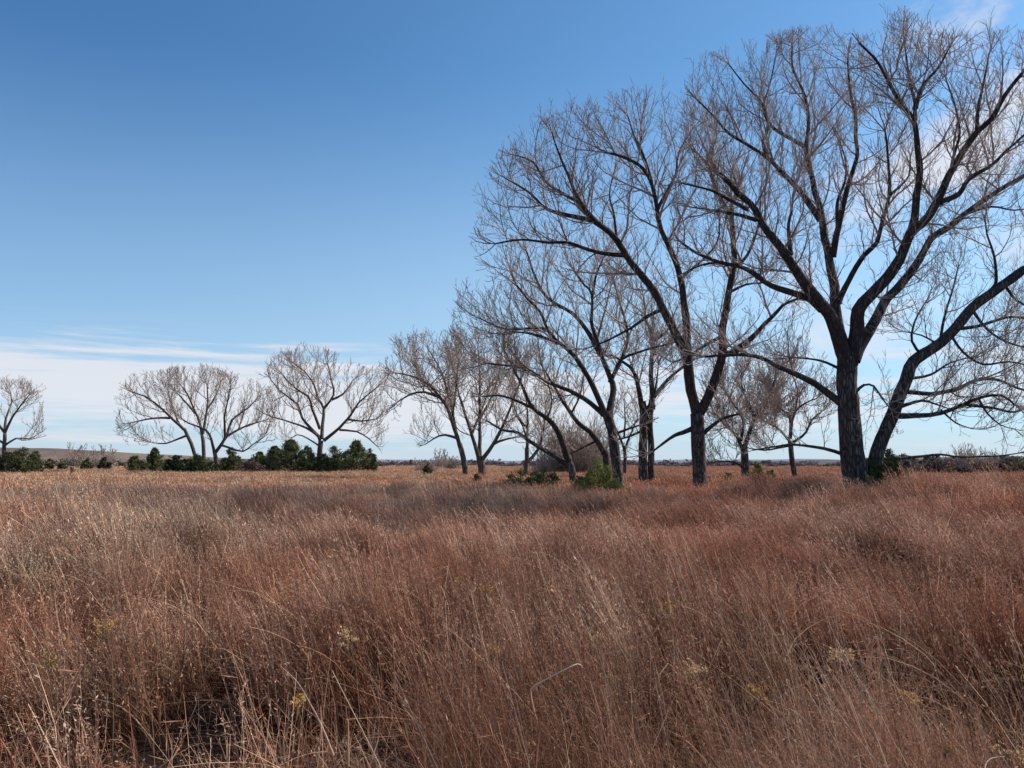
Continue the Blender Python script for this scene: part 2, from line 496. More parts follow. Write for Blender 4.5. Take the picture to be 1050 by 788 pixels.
P4 = [(470,375),(456,345),(475,290),(510,250),(560,228),(610,222),(660,240),(700,300),(700,400),(660,440),(600,440),(490,400)]
make_tree("cottonwood_tree", "bare cottonwood left of the tall forked one, its many limbs fanning left over the shrubs", "tree", 42,
 [(13, 11, [(634,500),(632,475),(630,460),(627,440),(621,422)])],
 [(8, 3, [(620,424),(611,401),(601,384),(590,367),(578,356),(567,346),(559,333),(553,319),(540,306),(530,293)]),
  (5, 2, [(568,347),(561,338),(544,337),(521,338),(506,333),(488,325)]),
  (5, 2, [(573,352),(560,347),(540,342),(525,341)]),
  (9, 3, [(624,425),(628,407),(628,394),(622,379),(616,362),(612,348),(607,333),(607,302),(600,293),(589,279)]),
  (7, 2.5, [(616,365),(601,338),(586,321),(567,310),(555,298),(546,276),(540,258)]),
  (7, 3, [(619,426),(605,413),(584,401),(567,394),(549,384),(540,378),(517,375),(500,373)]),
  (3, 2, [(545,382),(534,372),(527,363)]),
  (6, 2.5, [(625,392),(638,367),(644,342),(636,313),(630,290)]),
  (5, 2, [(628,388),(637,369),(660,360),(690,352)]),
  (5, 2, [(607,305),(612,280),(622,258)]),
  (4, 2, [(629,446),(645,440),(662,434)]),
  (4, 2, [(612,350),(620,320),(626,295)])],
 P4, ks=0.80, dens=1.5, seed=12, kL=62, twigm=TWIG)

P5 = [(615,440),(600,350),(625,280),(690,260),(735,330),(740,420),(690,455)]
make_tree("cottonwood_tree", "bare tree with two close parallel trunks, between the two largest middle trees", "tree", 48,
 [(11, 9, [(660,499),(659,465),(660,430),(658,412)]), (8, 7, [(668,494),(668,460),(667,430),(669,408)])],
 [(8, 3, [(659,422),(651,384),(640,372),(628,365)]),
  (8, 3, [(669,420),(668,374),(669,346),(663,330),(660,305)]),
  (5, 2, [(669,350),(684,340),(692,320)]),
  (6, 3, [(667,412),(680,395),(691,384),(712,368)]),
  (4, 2, [(661,425),(672,400),(675,375)]),
  (4, 2, [(662,440),(645,448),(630,452)])],
 P5, ks=0.75, dens=1.9, seed=14, kL=60)

P6 = [(480,450),(485,370),(520,335),(580,350),(610,430),(600,480),(560,485),(490,460)]
make_tree("cottonwood_tree", "crooked dark tree leaning left over the low green shrubs, one limb nearly horizontal", "tree", 44,
 [(9, 8, [(588,500),(586,480),(583,468)])],
 [(9, 3, [(584,474),(576,453),(567,436),(549,420),(540,407),(534,394),(526,378)]),
  (7, 3, [(583,478),(563,464),(551,458),(540,451),(532,444),(515,441),(500,432)]),
  (4, 2, [(547,419),(532,412),(513,406),(494,407)]),
  (3, 1.5, [(561,430),(566,410),(560,390)]),
  (3, 1.5, [(540,451),(536,437),(528,425)])],
 P6, ks=0.62, dens=1.7, seed=15, kL=50)
make_tree("cottonwood_tree", "curved bare tree arching left from behind the bright green shrub", "tree", 52,
 [(9, 8, [(622,492),(622,476),(620,462)])],
 [(8, 3, [(620,465),(609,447),(593,434),(582,419),(572,403),(563,388),(556,375)]),
  (3, 1.5, [(612,452),(600,458),(585,466)]),
  (3, 1.5, [(586,424),(595,405),(598,385)])],
 [(530,450),(535,355),(590,345),(640,390),(640,460),(575,478)], ks=0.62, dens=1.8, seed=16, kL=52)

make_tree("cottonwood_tree", "rounded bare tree left of its pair, slim trunk leaning left, beside the open sky", "tree", 68,
 [(7, 6, [(478,492),(475,470),(471,455)])],
 [(6, 2, [(472,458),(464,434),(456,414),(441,396),(423,386),(405,383)]),
  (5, 2, [(468,446),(461,409),(451,378),(440,360)]),
  (4, 2, [(452,408),(435,402),(420,405),(408,412)]),
  (4, 1.5, [(470,450),(456,446),(445,450),(436,456)]),
  (4, 2, [(464,425),(468,395),(470,370)])],
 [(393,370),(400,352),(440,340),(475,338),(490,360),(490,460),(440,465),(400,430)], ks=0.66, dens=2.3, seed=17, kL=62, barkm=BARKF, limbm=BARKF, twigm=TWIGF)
make_tree("cottonwood_tree", "rounded bare tree right of its pair, three stems spreading from a short thick base", "tree", 70,
 [(10, 9, [(495,492),(494,480),(492,468)])],
 [(6, 2, [(491,470),(484,447),(476,422),(469,399),(464,375)]),
  (6, 2, [(492,470),(492,450),(492,421),(492,385),(490,353)]),
  (6, 2, [(494,472),(510,449),(522,421),(532,396),(538,378)]),
  (4, 2, [(492,430),(505,405),(512,380),(515,360)]),
  (4, 1.5, [(505,456),(520,450),(535,448)]),
  (4, 2, [(484,445),(496,415),(502,395)])],
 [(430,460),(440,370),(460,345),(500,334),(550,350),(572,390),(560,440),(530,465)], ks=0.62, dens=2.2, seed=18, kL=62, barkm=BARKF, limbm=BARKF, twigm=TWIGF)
make_tree("cottonwood_tree", "slender dark tree standing behind the low green shrubs, forked at the height of a man", "tree", 75,
 [(6, 5, [(539,490),(540,470),(540,460)])],
 [(5, 2, [(540,463),(541,440),(541,421),(538,400)]),
  (5, 2, [(541,474),(552,461),(557,442),(560,420)]),
  (3, 1.5, [(541,440),(530,425),(525,410)])],
 [(505,460),(510,380),(545,360),(585,380),(590,450),(560,470)], ks=0.56, dens=2.3, seed=19, kL=58, barkm=BARKF, limbm=BARKF, twigm=TWIGF)
PM = [(718,475),(710,400),(728,352),(790,338),(838,350),(868,395),(866,455),(820,478),(760,480)]
make_tree("hackberry_tree", "low dense crowned tree left of two, between the forked trunk and the tallest trunk", "tree", 60,
 [(11, 8, [(765,492),(764,475),(763,458)])],
 [(6, 2.5, [(763,464),(756,448),(746,438),(738,431)]),
  (7, 3, [(763,460),(769,442),(774,428),(786,420)]),
  (4, 2, [(774,428),(765,410),(760,392)]),
  (4, 2, [(760,452),(762,430),(750,412),(742,398)]),
  (3, 1.5, [(761,480),(753,474),(734,474),(726,476)]),
  (4, 2, [(776,428),(790,405),(795,385)])],
 PM, ks=0.62, dens=3.2, seed=21, kL=62)
make_tree("hackberry_tree", "smaller spreading tree just left of the tallest trunk, slim leaning stem", "tree", 62,
 [(7, 6, [(816,492),(813,475),(811,462),(810,452)])],
 [(4, 2, [(810,453),(803,445),(796,438),(786,433)]),
  (5, 2, [(810,450),(811,436),(808,425),(796,416),(790,402)]),
  (4, 2, [(811,440),(815,423),(825,414),(837,409)]),
  (4, 2, [(812,455),(827,443),(832,431),(842,423)]),
  (3, 1.5, [(810,457),(796,460),(784,462),(768,460)]),
  (3, 2, [(815,424),(818,400),(812,385)])],
 PM, ks=0.60, dens=3.2, seed=22, kL=62)
make_tree("cottonwood_tree", "small thin bare tree far behind, seen between two of the middle trunks", "tree", 85,
 [(4.5, 4, [(641,489),(641,470),(640,458)])],
 [(4, 1.5, [(640,460),(634,445),(628,430)]), (4, 1.5, [(641,460),(648,442),(654,428)]), (3, 1.5, [(640,450),(641,430),(640,412)])],
 [(610,470),(612,400),(640,390),(670,410),(668,465)], ks=0.5, dens=2.2, seed=23, kL=56)

# ---------------------------------------------------------------- the far left trees
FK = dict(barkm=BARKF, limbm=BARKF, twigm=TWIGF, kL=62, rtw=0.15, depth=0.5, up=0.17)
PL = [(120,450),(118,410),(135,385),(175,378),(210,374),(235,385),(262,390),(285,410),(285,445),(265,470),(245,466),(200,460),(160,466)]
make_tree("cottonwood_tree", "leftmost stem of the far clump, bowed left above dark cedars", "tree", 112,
 [(5, 4, [(205,484),(200,467),(196,455),(189,440)])],
 [(4, 1.8, [(189,441),(178,431),(170,423),(158,413),(147,406),(134,402)]),
  (3, 1.5, [(174,429),(158,429),(143,432),(129,435)]),
  (3, 1.5, [(191,447),(181,451),(170,455),(156,454)]),
  (3, 1.5, [(184,436),(176,415),(172,400)])], PL, ks=0.56, dens=2.5, seed=31, **FK)
make_tree("cottonwood_tree", "middle upright stem of the far left clump, rounded pale crown", "tree", 118,
 [(5, 4.5, [(209,484),(209,465),(208,450)])],
 [(4, 1.8, [(208,452),(205,434),(199,420),(193,406),(186,396)]),
  (4, 1.8, [(208,445),(211,428),(213,410),(212,395)]),
  (3, 1.5, [(200,424),(188,410),(180,402)]),
  (3, 1.5, [(212,420),(222,405),(226,392)])], PL, ks=0.6, dens=2.4, seed=32, **FK)
make_tree("cottonwood_tree", "right stem of the far left clump, forking wide above the cedars", "tree", 110,
 [(5.5, 5, [(223,487),(222,475),(220,463)])],
 [(4, 1.8, [(220,466),(217,452),(211,441),(193,434),(185,428)]),
  (4.5, 2, [(221,464),(227,456),(231,449),(237,445),(252,437),(269,432)]),
  (3.5, 1.6, [(231,449),(230,428),(233,413),(236,398)]),
  (3.5, 1.6, [(233,446),(238,431),(254,419),(264,408)]),
  (3, 1.4, [(228,457),(238,460),(249,463),(262,454),(270,449)])], PL, ks=0.49, dens=2.7, seed=33, **FK)
make_tree("cottonwood_tree", "lone bare tree with a wide fan of limbs rising out of a row of cedars", "tree", 108,
 [(7, 6, [(327,488),(327,475),(328,462),(329,452)])],
 [(4, 1.8, [(328,454),(326,447),(314,439),(297,433),(277,427)]),
  (4.5, 1.8, [(327,448),(310,429),(305,415),(287,401),(276,387)]),
  (4, 1.8, [(328,440),(320,419),(316,407),(301,397),(290,385)]),
  (5, 1.8, [(330,450),(331,435),(332,419),(326,409),(322,395),(312,381),(298,371)]),
  (3.5, 1.8, [(332,419),(342,405),(339,387),(336,374)]),
  (3.5, 1.8, [(340,410),(352,404),(362,390)]),
  (4.5, 1.8, [(332,452),(348,439),(360,425),(368,413),(387,397)]),
  (3, 1.5, [(348,441),(366,443),(378,450),(387,458)]),
  (3, 1.5, [(356,430),(370,432),(384,430)]),
  (2.5, 1.2, [(328,458),(316,450),(305,446),(296,452)])],
 [(258,430),(268,390),(280,366),(320,354),(345,362),(372,376),(398,384),(398,440),(390,466),(350,455),(300,458),(270,445)], ks=0.52, dens=2.5, seed=34, **FK)
make_tree("cottonwood_tree", "bare tree cut by the left edge of the picture, behind a dark cedar", "tree", 112,
 [(5, 4, [(3,484),(4,466),(5,445)])],
 [(3.5, 1.6, [(5,444),(12,429),(22,415),(30,405)]), (3.5, 1.6, [(5,442),(6,429),(12,412),(10,400)]),
  (3.5, 1.6, [(5,444),(-6,430),(-20,415),(-30,402)]), (3, 1.4, [(5,457),(16,450),(30,450),(38,446)]),
  (3, 1.4, [(4,455),(-12,446),(-30,445)])],
 [(-50,460),(-48,400),(-10,388),(30,392),(44,415),(46,455),(10,465)], ks=0.58, dens=2.6, seed=35, **FK)

# ---------------------------------------------------------------- evergreens and shrubs
def spray_mesh(n, h, w, kind, seed, size):
    """crown of small leaf sprays: conical or bushy, with uneven boughs"""
    g = np.random.default_rng(seed)
    nb = max(24, int(n / 38))
    P, Dr, T = [], [], []
    CN = [(0.0, 0.0, h, w * 0.7)]
    for k in range(6):
        a = k * 1.05 + g.uniform(-.3, .3); q = w * g.uniform(.2, .34)
        CN.append((q * math.cos(a), q * math.sin(a), h * g.uniform(.5, .9), w * g.uniform(.4, .55)))
    per = n // nb
    for b in range(nb):
        f = g.random() ** (0.8)
        az = g.uniform(0, 6.283)
        if kind == "cone":
            z0 = h * (0.03 + 0.93 * f); reach = w * 0.5 * (1 - f) ** 0.9 * g.uniform(0.5, 1.35) + 0.02 * w; rise = g.uniform(0.25, 0.9)
        elif kind == "bush":
            z0, reach, rise = 0, 0, 0
            cx_, cy_, ch_, cw_ = CN[b % len(CN)]
            z0 = ch_ * (0.02 + 0.93 * f); reach = cw_ * 0.5 * (1 - f) ** 0.85 * g.uniform(0.45, 1.45) + 0.02 * cw_; rise = g.uniform(0.3, 1.1)
        else:
            z0 = h * (0.04 + 0.8 * f); reach = w * 0.5 * (1 - f * 0.7) * g.uniform(0.5, 1.2); rise = g.uniform(0.3, 0.9)
        t = g.random(per) ** 0.6
        r = reach * t
        sp = (0.08 if kind != "bush" else 0.085) * w * (1.15 - 0.75 * t)
        x = r * math.cos(az) + g.normal(0, 1, per) * sp * 0.6
        y = r * math.sin(az) + g.normal(0, 1, per) * sp * 0.6
        z = z0 + rise * r + g.normal(0, 1, per) * sp * 0.35
        if kind == "bush": x = x + cx_; y = y + cy_
        P.append(np.stack([x, y, np.clip(z, 0.02, None)], 1))
        d = np.stack([np.full(per, math.cos(az)), np.full(per, math.sin(az)), np.full(per, 1.1)], 1) + g.normal(0, 0.55, (per, 3))
        Dr.append(d); T.append(t * g.uniform(0.75, 1.25))
    P = np.concatenate(P); D = np.concatenate(Dr); T = np.concatenate(T)
    D /= np.linalg.norm(D, axis=1, keepdims=True)
    n = len(P)
    b = g.normal(size=(n, 3)); b -= D * (b * D).sum(1, keepdims=True); b /= np.linalg.norm(b, axis=1, keepdims=True)
    s = (size * g.uniform(0.6, 1.5, n))[:, None]
    V = np.stack([P - b * s * .22, P + D * s * .5 - b * s * .3, P + D * s * 1.15, P + D * s * .5 + b * s * .3], 1).reshape(-1, 3)
    return V, n, T, g

EVC = {}
def evergreen(px, Y, hpx, wpx, kind, label, group, tone=(0.035, 0.055, 0.022), cat="cedar", name="cedar_bush", seed=0, n=None, py=None):
    h = hpx * Y / F; w = wpx * Y / F * (1.3 if 95 < Y < 130 else 1.15)
    x = (px - 525) / F * Y * 1.0
    x = pt(px, 480, Y)[0]
    z = float(ground_h(x, Y))
    if py is not None: h = pt(px, py, Y)[2] - z
    root = empty(name, (x, Y, z), 0); tag(root, label, cat, group)
    size = max(0.035, (1.1 if Y < 70 else 1.05) * Y / F)
    if n is None: n = int(min(13000, max(2600, 26 * hpx * wpx)))
    V, n, T, g = spray_mesh(n, h, w, kind, 100 + seed, size)
    c = np.array(tone)[None, :] * (0.7 + 2.6 * T[:, None] ** 2) * g.uniform(0.6, 1.45, (n, 1))  # outer sprays painted lighter as lit tips, inner ones left darker
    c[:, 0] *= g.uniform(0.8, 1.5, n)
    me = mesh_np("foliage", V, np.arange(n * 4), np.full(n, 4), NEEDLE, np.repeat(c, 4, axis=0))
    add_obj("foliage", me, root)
    tp = [(np.array([[0, 0, -.1], [0.02 * w, 0, h * .3], [0, 0.02 * w, h * .62], [0, 0, h * 0.88]]), np.array([.05, .04, .025, .01]) * max(0.6, w * .5))]
    for k in range(7):
        a = g.uniform(0, 6.28); z0 = h * g.uniform(.08, .6); rr = w * .33
        tp.append((np.array([[0, 0, z0], [rr * .5 * math.cos(a), rr * .5 * math.sin(a), z0 + rr * .25], [rr * math.cos(a), rr * math.sin(a), z0 + rr * .6], [rr * 1.1 * math.cos(a), rr * 1.1 * math.sin(a), z0 + rr * .8]]), np.array([.02, .015, .01, .006]) * max(.6, w * .5)))
    Vt, Lt, St = tubes(tp, 5)
    add_obj("stem", mesh_np("stem", Vt, Lt, St, LIMB, smooth_sh=True), root)
    return root

OL = (0.075, 0.082, 0.035); DK = (0.060, 0.072, 0.034); BG = (0.085, 0.105, 0.036); GY = (0.11, 0.085, 0.07)
G1 = "cedars along the far left tree line"
evergreen(23, 100, 29, 27, "bush", "broad dark cedar beside the bare tree at the left edge", G1, DK, seed=1, py=458)
evergreen(7, 104, 24, 26, "bush", "greyish green cedar cut by the left edge", G1, (0.05, 0.055, 0.03), seed=2, py=463)
evergreen(38, 108, 17, 10, "bush", "small cedar tucked right of the broad dark one at the left", G1, DK, seed=3, py=466)
evergreen(50, 135, 13, 10, "bush", "tiny far cedar near the left edge, left of two", G1, OL, seed=4, py=471)
evergreen(64, 135, 13, 9, "bush", "tiny far cedar near the left edge, right of two", G1, OL, seed=5, py=472)
evergreen(89, 138, 15, 13, "bush", "small far cedar below the distant brown ridge", G1, DK, seed=6, py=470)
evergreen(107, 140, 15, 14, "bush", "small greyish round bush beside the far cedars", G1, (0.055, 0.05, 0.035), seed=7, py=469)
evergreen(140, 118, 21, 18, "bush", "rounded dark cedar just left of a pointed one", G1, DK, seed=8, py=467)
evergreen(158, 112, 26, 17, "cone", "pointed conical cedar left of the far clump of trees", G1, DK, seed=9, py=460)
evergreen(181, 108, 22, 24, "bush", "squat cedar at the left foot of the far clump", G1, (0.042, 0.055, 0.025), seed=10, py=467)
evergreen(202, 106, 22, 22, "bush", "olive green cedar in front of the far clump's trunks", G1, OL, seed=11, py=466)
evergreen(216, 104, 15, 20, "bush", "low olive cedar at the foot of the forking far stem", G1, OL, seed=12, py=474)
evergreen(236, 112, 24, 21, "bush", "dark round cedar right of the far clump", G1, DK, seed=13, py=459)
G2 = "cedars around the lone far tree"
evergreen(266, 106, 19, 20, "cone", "small yellowish cedar at the left end of the cedar row", G2, OL, seed=14, py=464)
evergreen(258, 102, 12, 20, "bush", "low grey brown bush at the left end of the cedar row", G2, GY, seed=15, py=471)
evergreen(281, 108, 26, 22, "cone", "narrow cedar second from the left in the cedar row", G2, DK, seed=16, py=458)
evergreen(298, 106, 30, 30, "cone", "tall pointed dark cedar left of the lone tree", G2, DK, seed=17, py=451)
evergreen(315, 107, 24, 22, "bush", "dark bushy cedar hiding the foot of the lone tree", G2, DK, seed=18, py=457)
evergreen(342, 108, 27, 30, "bush", "broad dark cedar just right of the lone tree", G2, DK, seed=19, py=458)
evergreen(365, 106, 32, 26, "cone", "tallest pointed cedar of the row, right of the lone tree", G2, DK, seed=20, py=452)
evergreen(379, 108, 22, 15, "bush", "small cedar at the right end of the row", G2, (0.042, 0.055, 0.025), seed=21, py=460)
evergreen(438, 84, 11, 13, "cone", "small dark cedar alone in the open grass at the centre left", None, DK, seed=22, py=478)
evergreen(489, 52, 17, 12, "cone", "tiny young cedar in the grass below the pair of rounded trees", None, (0.06, 0.07, 0.03), seed=23, py=487)
evergreen(534, 46, 24, 38, "bush", "low dark green juniper, left half of the clump at the centre", "low junipers at the centre", (0.035, 0.052, 0.02), seed=24, py=481, n=5000, cat="juniper", name="juniper_bush")
evergreen(557, 45, 24, 40, "bush", "low dark green juniper, right half of the clump at the centre", "low junipers at the centre", (0.045, 0.062, 0.022), seed=25, py=479, n=5000, cat="juniper", name="juniper_bush")
evergreen(613, 37, 36, 46, "bush", "bright green bushy young cedar in front of the middle trunks", None, BG, seed=26, py=471, n=15000, cat="cedar")
evergreen(594, 41, 26, 20, "open", "sparse olive green sapling beside the bright green cedar", None, OL, seed=27, py=486, n=1800, cat="sapling", name="young_sapling")
evergreen(777, 52, 20, 22, "open", "ragged green shrub right of the low dense tree's trunk", "green shrubs under the low trees", (0.07, 0.085, 0.03), seed=28, py=472, n=2400, cat="shrub", name="green_shrub")
evergreen(790, 54, 17, 12, "open", "small green shrub near the slim leaning trunk", "green shrubs under the low trees", (0.05, 0.07, 0.03), seed=29, py=480, n=1400, cat="shrub", name="green_shrub")
evergreen(746, 50, 13, 18, "open", "sprawling thin green shrub beside the forked trunk", "green shrubs under the low trees", (0.07, 0.08, 0.03), seed=30, py=483, n=1000, cat="shrub", name="green_shrub")
evergreen(912, 28.3, 41, 42, "bush", "dark green cedar bush at the foot of the leaning trunk", None, (0.034, 0.05, 0.018), seed=31, py=459, n=15000)
evergreen(927, 26.5, 20, 22, "open", "thin greenish shrub right of the cedar under the leaning trunk", None, (0.07, 0.07, 0.035), seed=32, py=482, n=1300, cat="shrub", name="green_shrub")
evergreen(74, 80, 10, 7, "open", "small olive weed standing alone in the pale grass at the left", None, (0.09, 0.085, 0.035), seed=33, py=478, n=300, cat="weed", name="olive_weed")

# bare grey thickets
def thicket(px, Y, hpx, wpx, label, group=None, seed=1, mat=TWIG, n=60, name="bare_thicket", cat="thicket"):
    rnd.seed(seed)
    x = pt(px, 480, Y)[0]; z = float(ground_h(x, Y)); h = hpx * Y / F; w = wpx * Y / F
    root = empty(name, (x, Y, z)); tag(root, label, cat, group)
    G = Grower(None, 0.2 * Y / F, (h * .1, h * .09, h * .07, h * .05), 0.10, 2)
    for _ in range(n):
        a = rnd.uniform(0, 6.28); r = w * .5 * math.sqrt(rnd.random())
        q = (r * .5 * math.cos(a), r * .4 * math.sin(a), 0)
        dv = norm((math.cos(a) * r / w * 1.6, math.sin(a) * r / w * 1.2, 1))
        G.grow(q, dv, 0.02 * h / 4, h * rnd.uniform(.55, .85), 0)
    V1, L1, _ = tubes([(np.array(p), r) for l, p, r in G.out], 3)
    add_obj("branches", mesh_np("branches", V1, L1, np.full(len(L1), 4), mat), root)
    return root
thicket(592, 92, 56, 82, "dense grey brown thicket of bare twigs behind the crooked tree", seed=2, n=120)
thicket(560, 90, 22, 20, "small reddish bare bush behind the low junipers", seed=3, n=26)
thicket(436, 96, 18, 18, "small pale bare bush beside the lone small cedar", seed=4, mat=TWIGF, n=22)
thicket(462, 150, 16, 16, "small far bare bush left of the rounded pair of trees", seed=5, n=16)
thicket(452, 200, 20, 14, "thin pale far bare sapling on the centre horizon", seed=6, mat=TWIGF, n=10)
thicket(80, 190, 24, 18, "pale round bare tree on the far left ridge line, left of two", "pale bare trees below the ridge", seed=7, mat=TWIGF, n=14)
thicket(110, 195, 23, 16, "pale round bare tree on the far left ridge line, right of two", "pale bare trees below the ridge", seed=8, mat=TWIGF, n=12)
thicket(96, 170, 14, 14, "dark low bare bush between the far pale trees", seed=9, n=14)

# ---------------------------------------------------------------- distant brush and right hand woodland
def brush(name, label, cat, specs, tone, seed, kind="stuff"):
    g = np.random.default_rng(seed); VS, CS, n_t = [], [], 0
    for (px, Y, hpx, wpx, tn) in specs:
        h = hpx * Y / F; w = wpx * Y / F
        V, n, T, gg = spray_mesh(int(max(300, 11 * hpx * wpx)), h, w, "bush", g.integers(1e6), 1.3 * Y / F)
        x = pt(px, 480, Y)[0]
        V = V + np.array([x, Y, float(ground_h(x, Y)) - 0.05])
        c = np.array(tn)[None] * gg.uniform(0.55, 1.5, (n, 1)) * (0.6 + 0.6 * T[:, None])
        VS.append(V); CS.append(np.repeat(c, 4, axis=0)); n_t += n
    me = mesh_np(name, np.concatenate(VS), np.arange(n_t * 4), np.full(n_t, 4), NEEDLE, np.concatenate(CS))
    return tag(add_obj(name, me), label, cat, None, kind)
g = np.random.default_rng(77)
sp = []
for px in np.arange(896, 1340, 2.4):
    Y = g.uniform(88, 125)
    hh = g.uniform(19, 23) + 2 * math.sin(px * .05) * (1 if px > 940 else .85)
    sp.append((px + g.uniform(-3, 3), Y, hh * g.uniform(.6, 1.05), g.uniform(18, 34), (0.17, 0.135, 0.125) if g.random() < .75 else (0.20, 0.155, 0.11)))
brush("distant_woodland", "grey brown mass of bare woodland along the right horizon", "woodland", sp, None, 5)
sp = []
for px in np.arange(-160, 260, 5):
    Y = g.uniform(210, 330)
    sp.append((px + g.uniform(-3, 3), Y, g.uniform(4, 9), g.uniform(10, 22), (0.28, 0.21, 0.17) if g.random() < .6 else (0.22, 0.18, 0.13)))
for px in np.arange(385, 900, 6):
    Y = g.uniform(240, 420)
    sp.append((px + g.uniform(-3, 3), Y, g.uniform(2.5, 6.5), g.uniform(10, 24), (0.24, 0.19, 0.18)))
brush("distant_brush", "thin line of brown brush along the foot of the far ridges", "brush", sp, None, 6)
G3 = "trees rising from the right hand woodland"
thicket(993, 92, 29, 30, "flat topped bare tree rising above the right hand woodland", G3, seed=41, n=30, mat=TWIG, name="distant_tree", cat="tree")
evergreen(985, 95, 24, 24, "bush", "olive topped tree at the left end of the woodland crest", G3, (0.085, 0.085, 0.05), seed=42, py=464, name="distant_tree", cat="tree", n=700)
thicket(1012, 96, 27, 26, "grey bare tree right of the flat topped one on the horizon", G3, seed=43, n=24, mat=TWIG, name="distant_tree", cat="tree")
evergreen(1044, 92, 24, 30, "bush", "yellow green tree at the right edge of the woodland", G3, (0.10, 0.095, 0.045), seed=44, py=464, name="distant_tree", cat="tree", n=900)
evergreen(972, 86, 14, 16, "bush", "low rusty brown bush in front of the right hand woodland", G3, (0.14, 0.09, 0.045), seed=45, py=473, name="distant_tree", cat="bush", n=500)
evergreen(1016, 85, 13, 14, "bush", "low yellowish bush in front of the right hand woodland", G3, (0.15, 0.12, 0.05), seed=46, py=474, name="distant_tree", cat="bush", n=500)

# ---------------------------------------------------------------- ground sheet and hills
def ground_sheet():
    rr = np.concatenate([[0.0], np.geomspace(0.6, 6000, 150)]); na = 180
    aa = np.linspace(0, 2 * math.pi, na, endpoint=False)
    X = rr[:, None] * np.sin(aa)[None]; Y = rr[:, None] * np.cos(aa)[None]
    Z = ground_h(X, Y)
    V = np.stack([X, Y, Z], -1).reshape(-1, 3)
    i = np.arange(len(rr) - 1)[:, None] * na; j = np.arange(na)[None]; j2 = (j + 1) % na
    L = np.stack([i + j, i + j2, i + na + j2, i + na + j], -1).reshape(-1, 4)[:, ::-1]
    m, nt, nodes, links = new_mat("prairie_soil")
    out = nodes.new("ShaderNodeOutputMaterial")
    b = nodes.new("ShaderNodeBsdfDiffuse")
    geo = nodes.new("ShaderNodeNewGeometry")
    n1 = noise_n(nt, geo.outputs["Position"], 3.0, 6, 0.7)
    mp = nodes.new("ShaderNodeMapping"); mp.inputs["Scale"].default_value = (0.02, 0.006, 1); links.new(geo.outputs["Position"], mp.inputs[0])
    n2 = noise_n(nt, mp.outputs[0], 3.0, 5, 0.6)
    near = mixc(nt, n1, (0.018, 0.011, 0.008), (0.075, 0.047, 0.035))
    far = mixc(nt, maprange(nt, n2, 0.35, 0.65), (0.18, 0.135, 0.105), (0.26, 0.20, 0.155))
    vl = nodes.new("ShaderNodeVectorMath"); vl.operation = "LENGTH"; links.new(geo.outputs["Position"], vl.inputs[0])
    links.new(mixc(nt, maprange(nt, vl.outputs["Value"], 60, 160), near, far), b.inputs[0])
    links.new(b.outputs[0], out.inputs[0])
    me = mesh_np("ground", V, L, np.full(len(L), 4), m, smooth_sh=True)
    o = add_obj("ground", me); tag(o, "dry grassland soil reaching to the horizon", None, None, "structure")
ground_sheet()

def hill(name, label, Y, prof, depth, c1, c2, sc):
    xs = np.linspace(prof[0][0], prof[-1][0], 260)
    ys = np.interp(xs, [p[0] for p in prof], [p[1] for p in prof])
    ys = ys + np.array([mnoise.noise(Vector((x * 0.02, Y * .01, 0))) * 1.0 + mnoise.noise(Vector((x * 0.08, Y * .01, 3))) * 0.35 for x in xs])
    rows = []
    for f, hf in ((-1, -0.3), (-0.7, 0.12), (-.4, .42), (-.15, .8), (0, 1.0), (.5, .85), (1, -.3)):
        row = []
        for i, (x, y) in enumerate(zip(xs, ys)):
            p = pt(x, y, Y); top = p[2]
            yy = Y + f * depth
            zz = top * hf + (mnoise.noise(Vector((x * 0.05, f * 3, Y))) * 0.12 * top if 0 < hf < 1 else 0)
            row.append((p[0] * (1 + 0.2 * f * depth / Y), yy, zz))
        rows.append(row)
    V = np.array(rows).reshape(-1, 3); nx = len(xs)
    i = np.arange(len(rows) - 1)[:, None] * nx; j = np.arange(nx - 1)[None]
    L = np.stack([i + j, i + j + 1, i + nx + j + 1, i + nx + j], -1).reshape(-1, 4)
    me = mesh_np(name, V, L, np.full(len(L), 4), plain_mat(name + "_soil_haze", c1, c2, sc, stretch=(1, 1, 3)), smooth_sh=True)  # soil tones; on the far ridge distance haze is mixed into them
    tag(add_obj(name, me), label, None, None, "structure")
hill("hills_left", "low brown ridge on the left horizon", 700, [(-900,452),(-200,456),(0,459),(60,460),(120,464),(200,468),(260,471),(400,475.5),(520,479)], 220,
     (0.15, 0.105, 0.085), (0.26, 0.185, 0.14), 0.02)
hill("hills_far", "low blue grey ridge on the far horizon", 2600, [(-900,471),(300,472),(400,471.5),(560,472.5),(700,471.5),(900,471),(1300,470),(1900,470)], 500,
     (0.17, 0.19, 0.25), (0.24, 0.24, 0.29), 0.004)  # blue of distance haze painted into the ridge colour
hill("hills_right", "low wooded grey ridge on the right horizon", 900, [(560,478),(640,475.5),(740,474),(800,473),(850,471.5),(880,472),(940,469),(1300,466),(1900,464)], 200,
     (0.085, 0.075, 0.085), (0.15, 0.13, 0.13), 0.03)

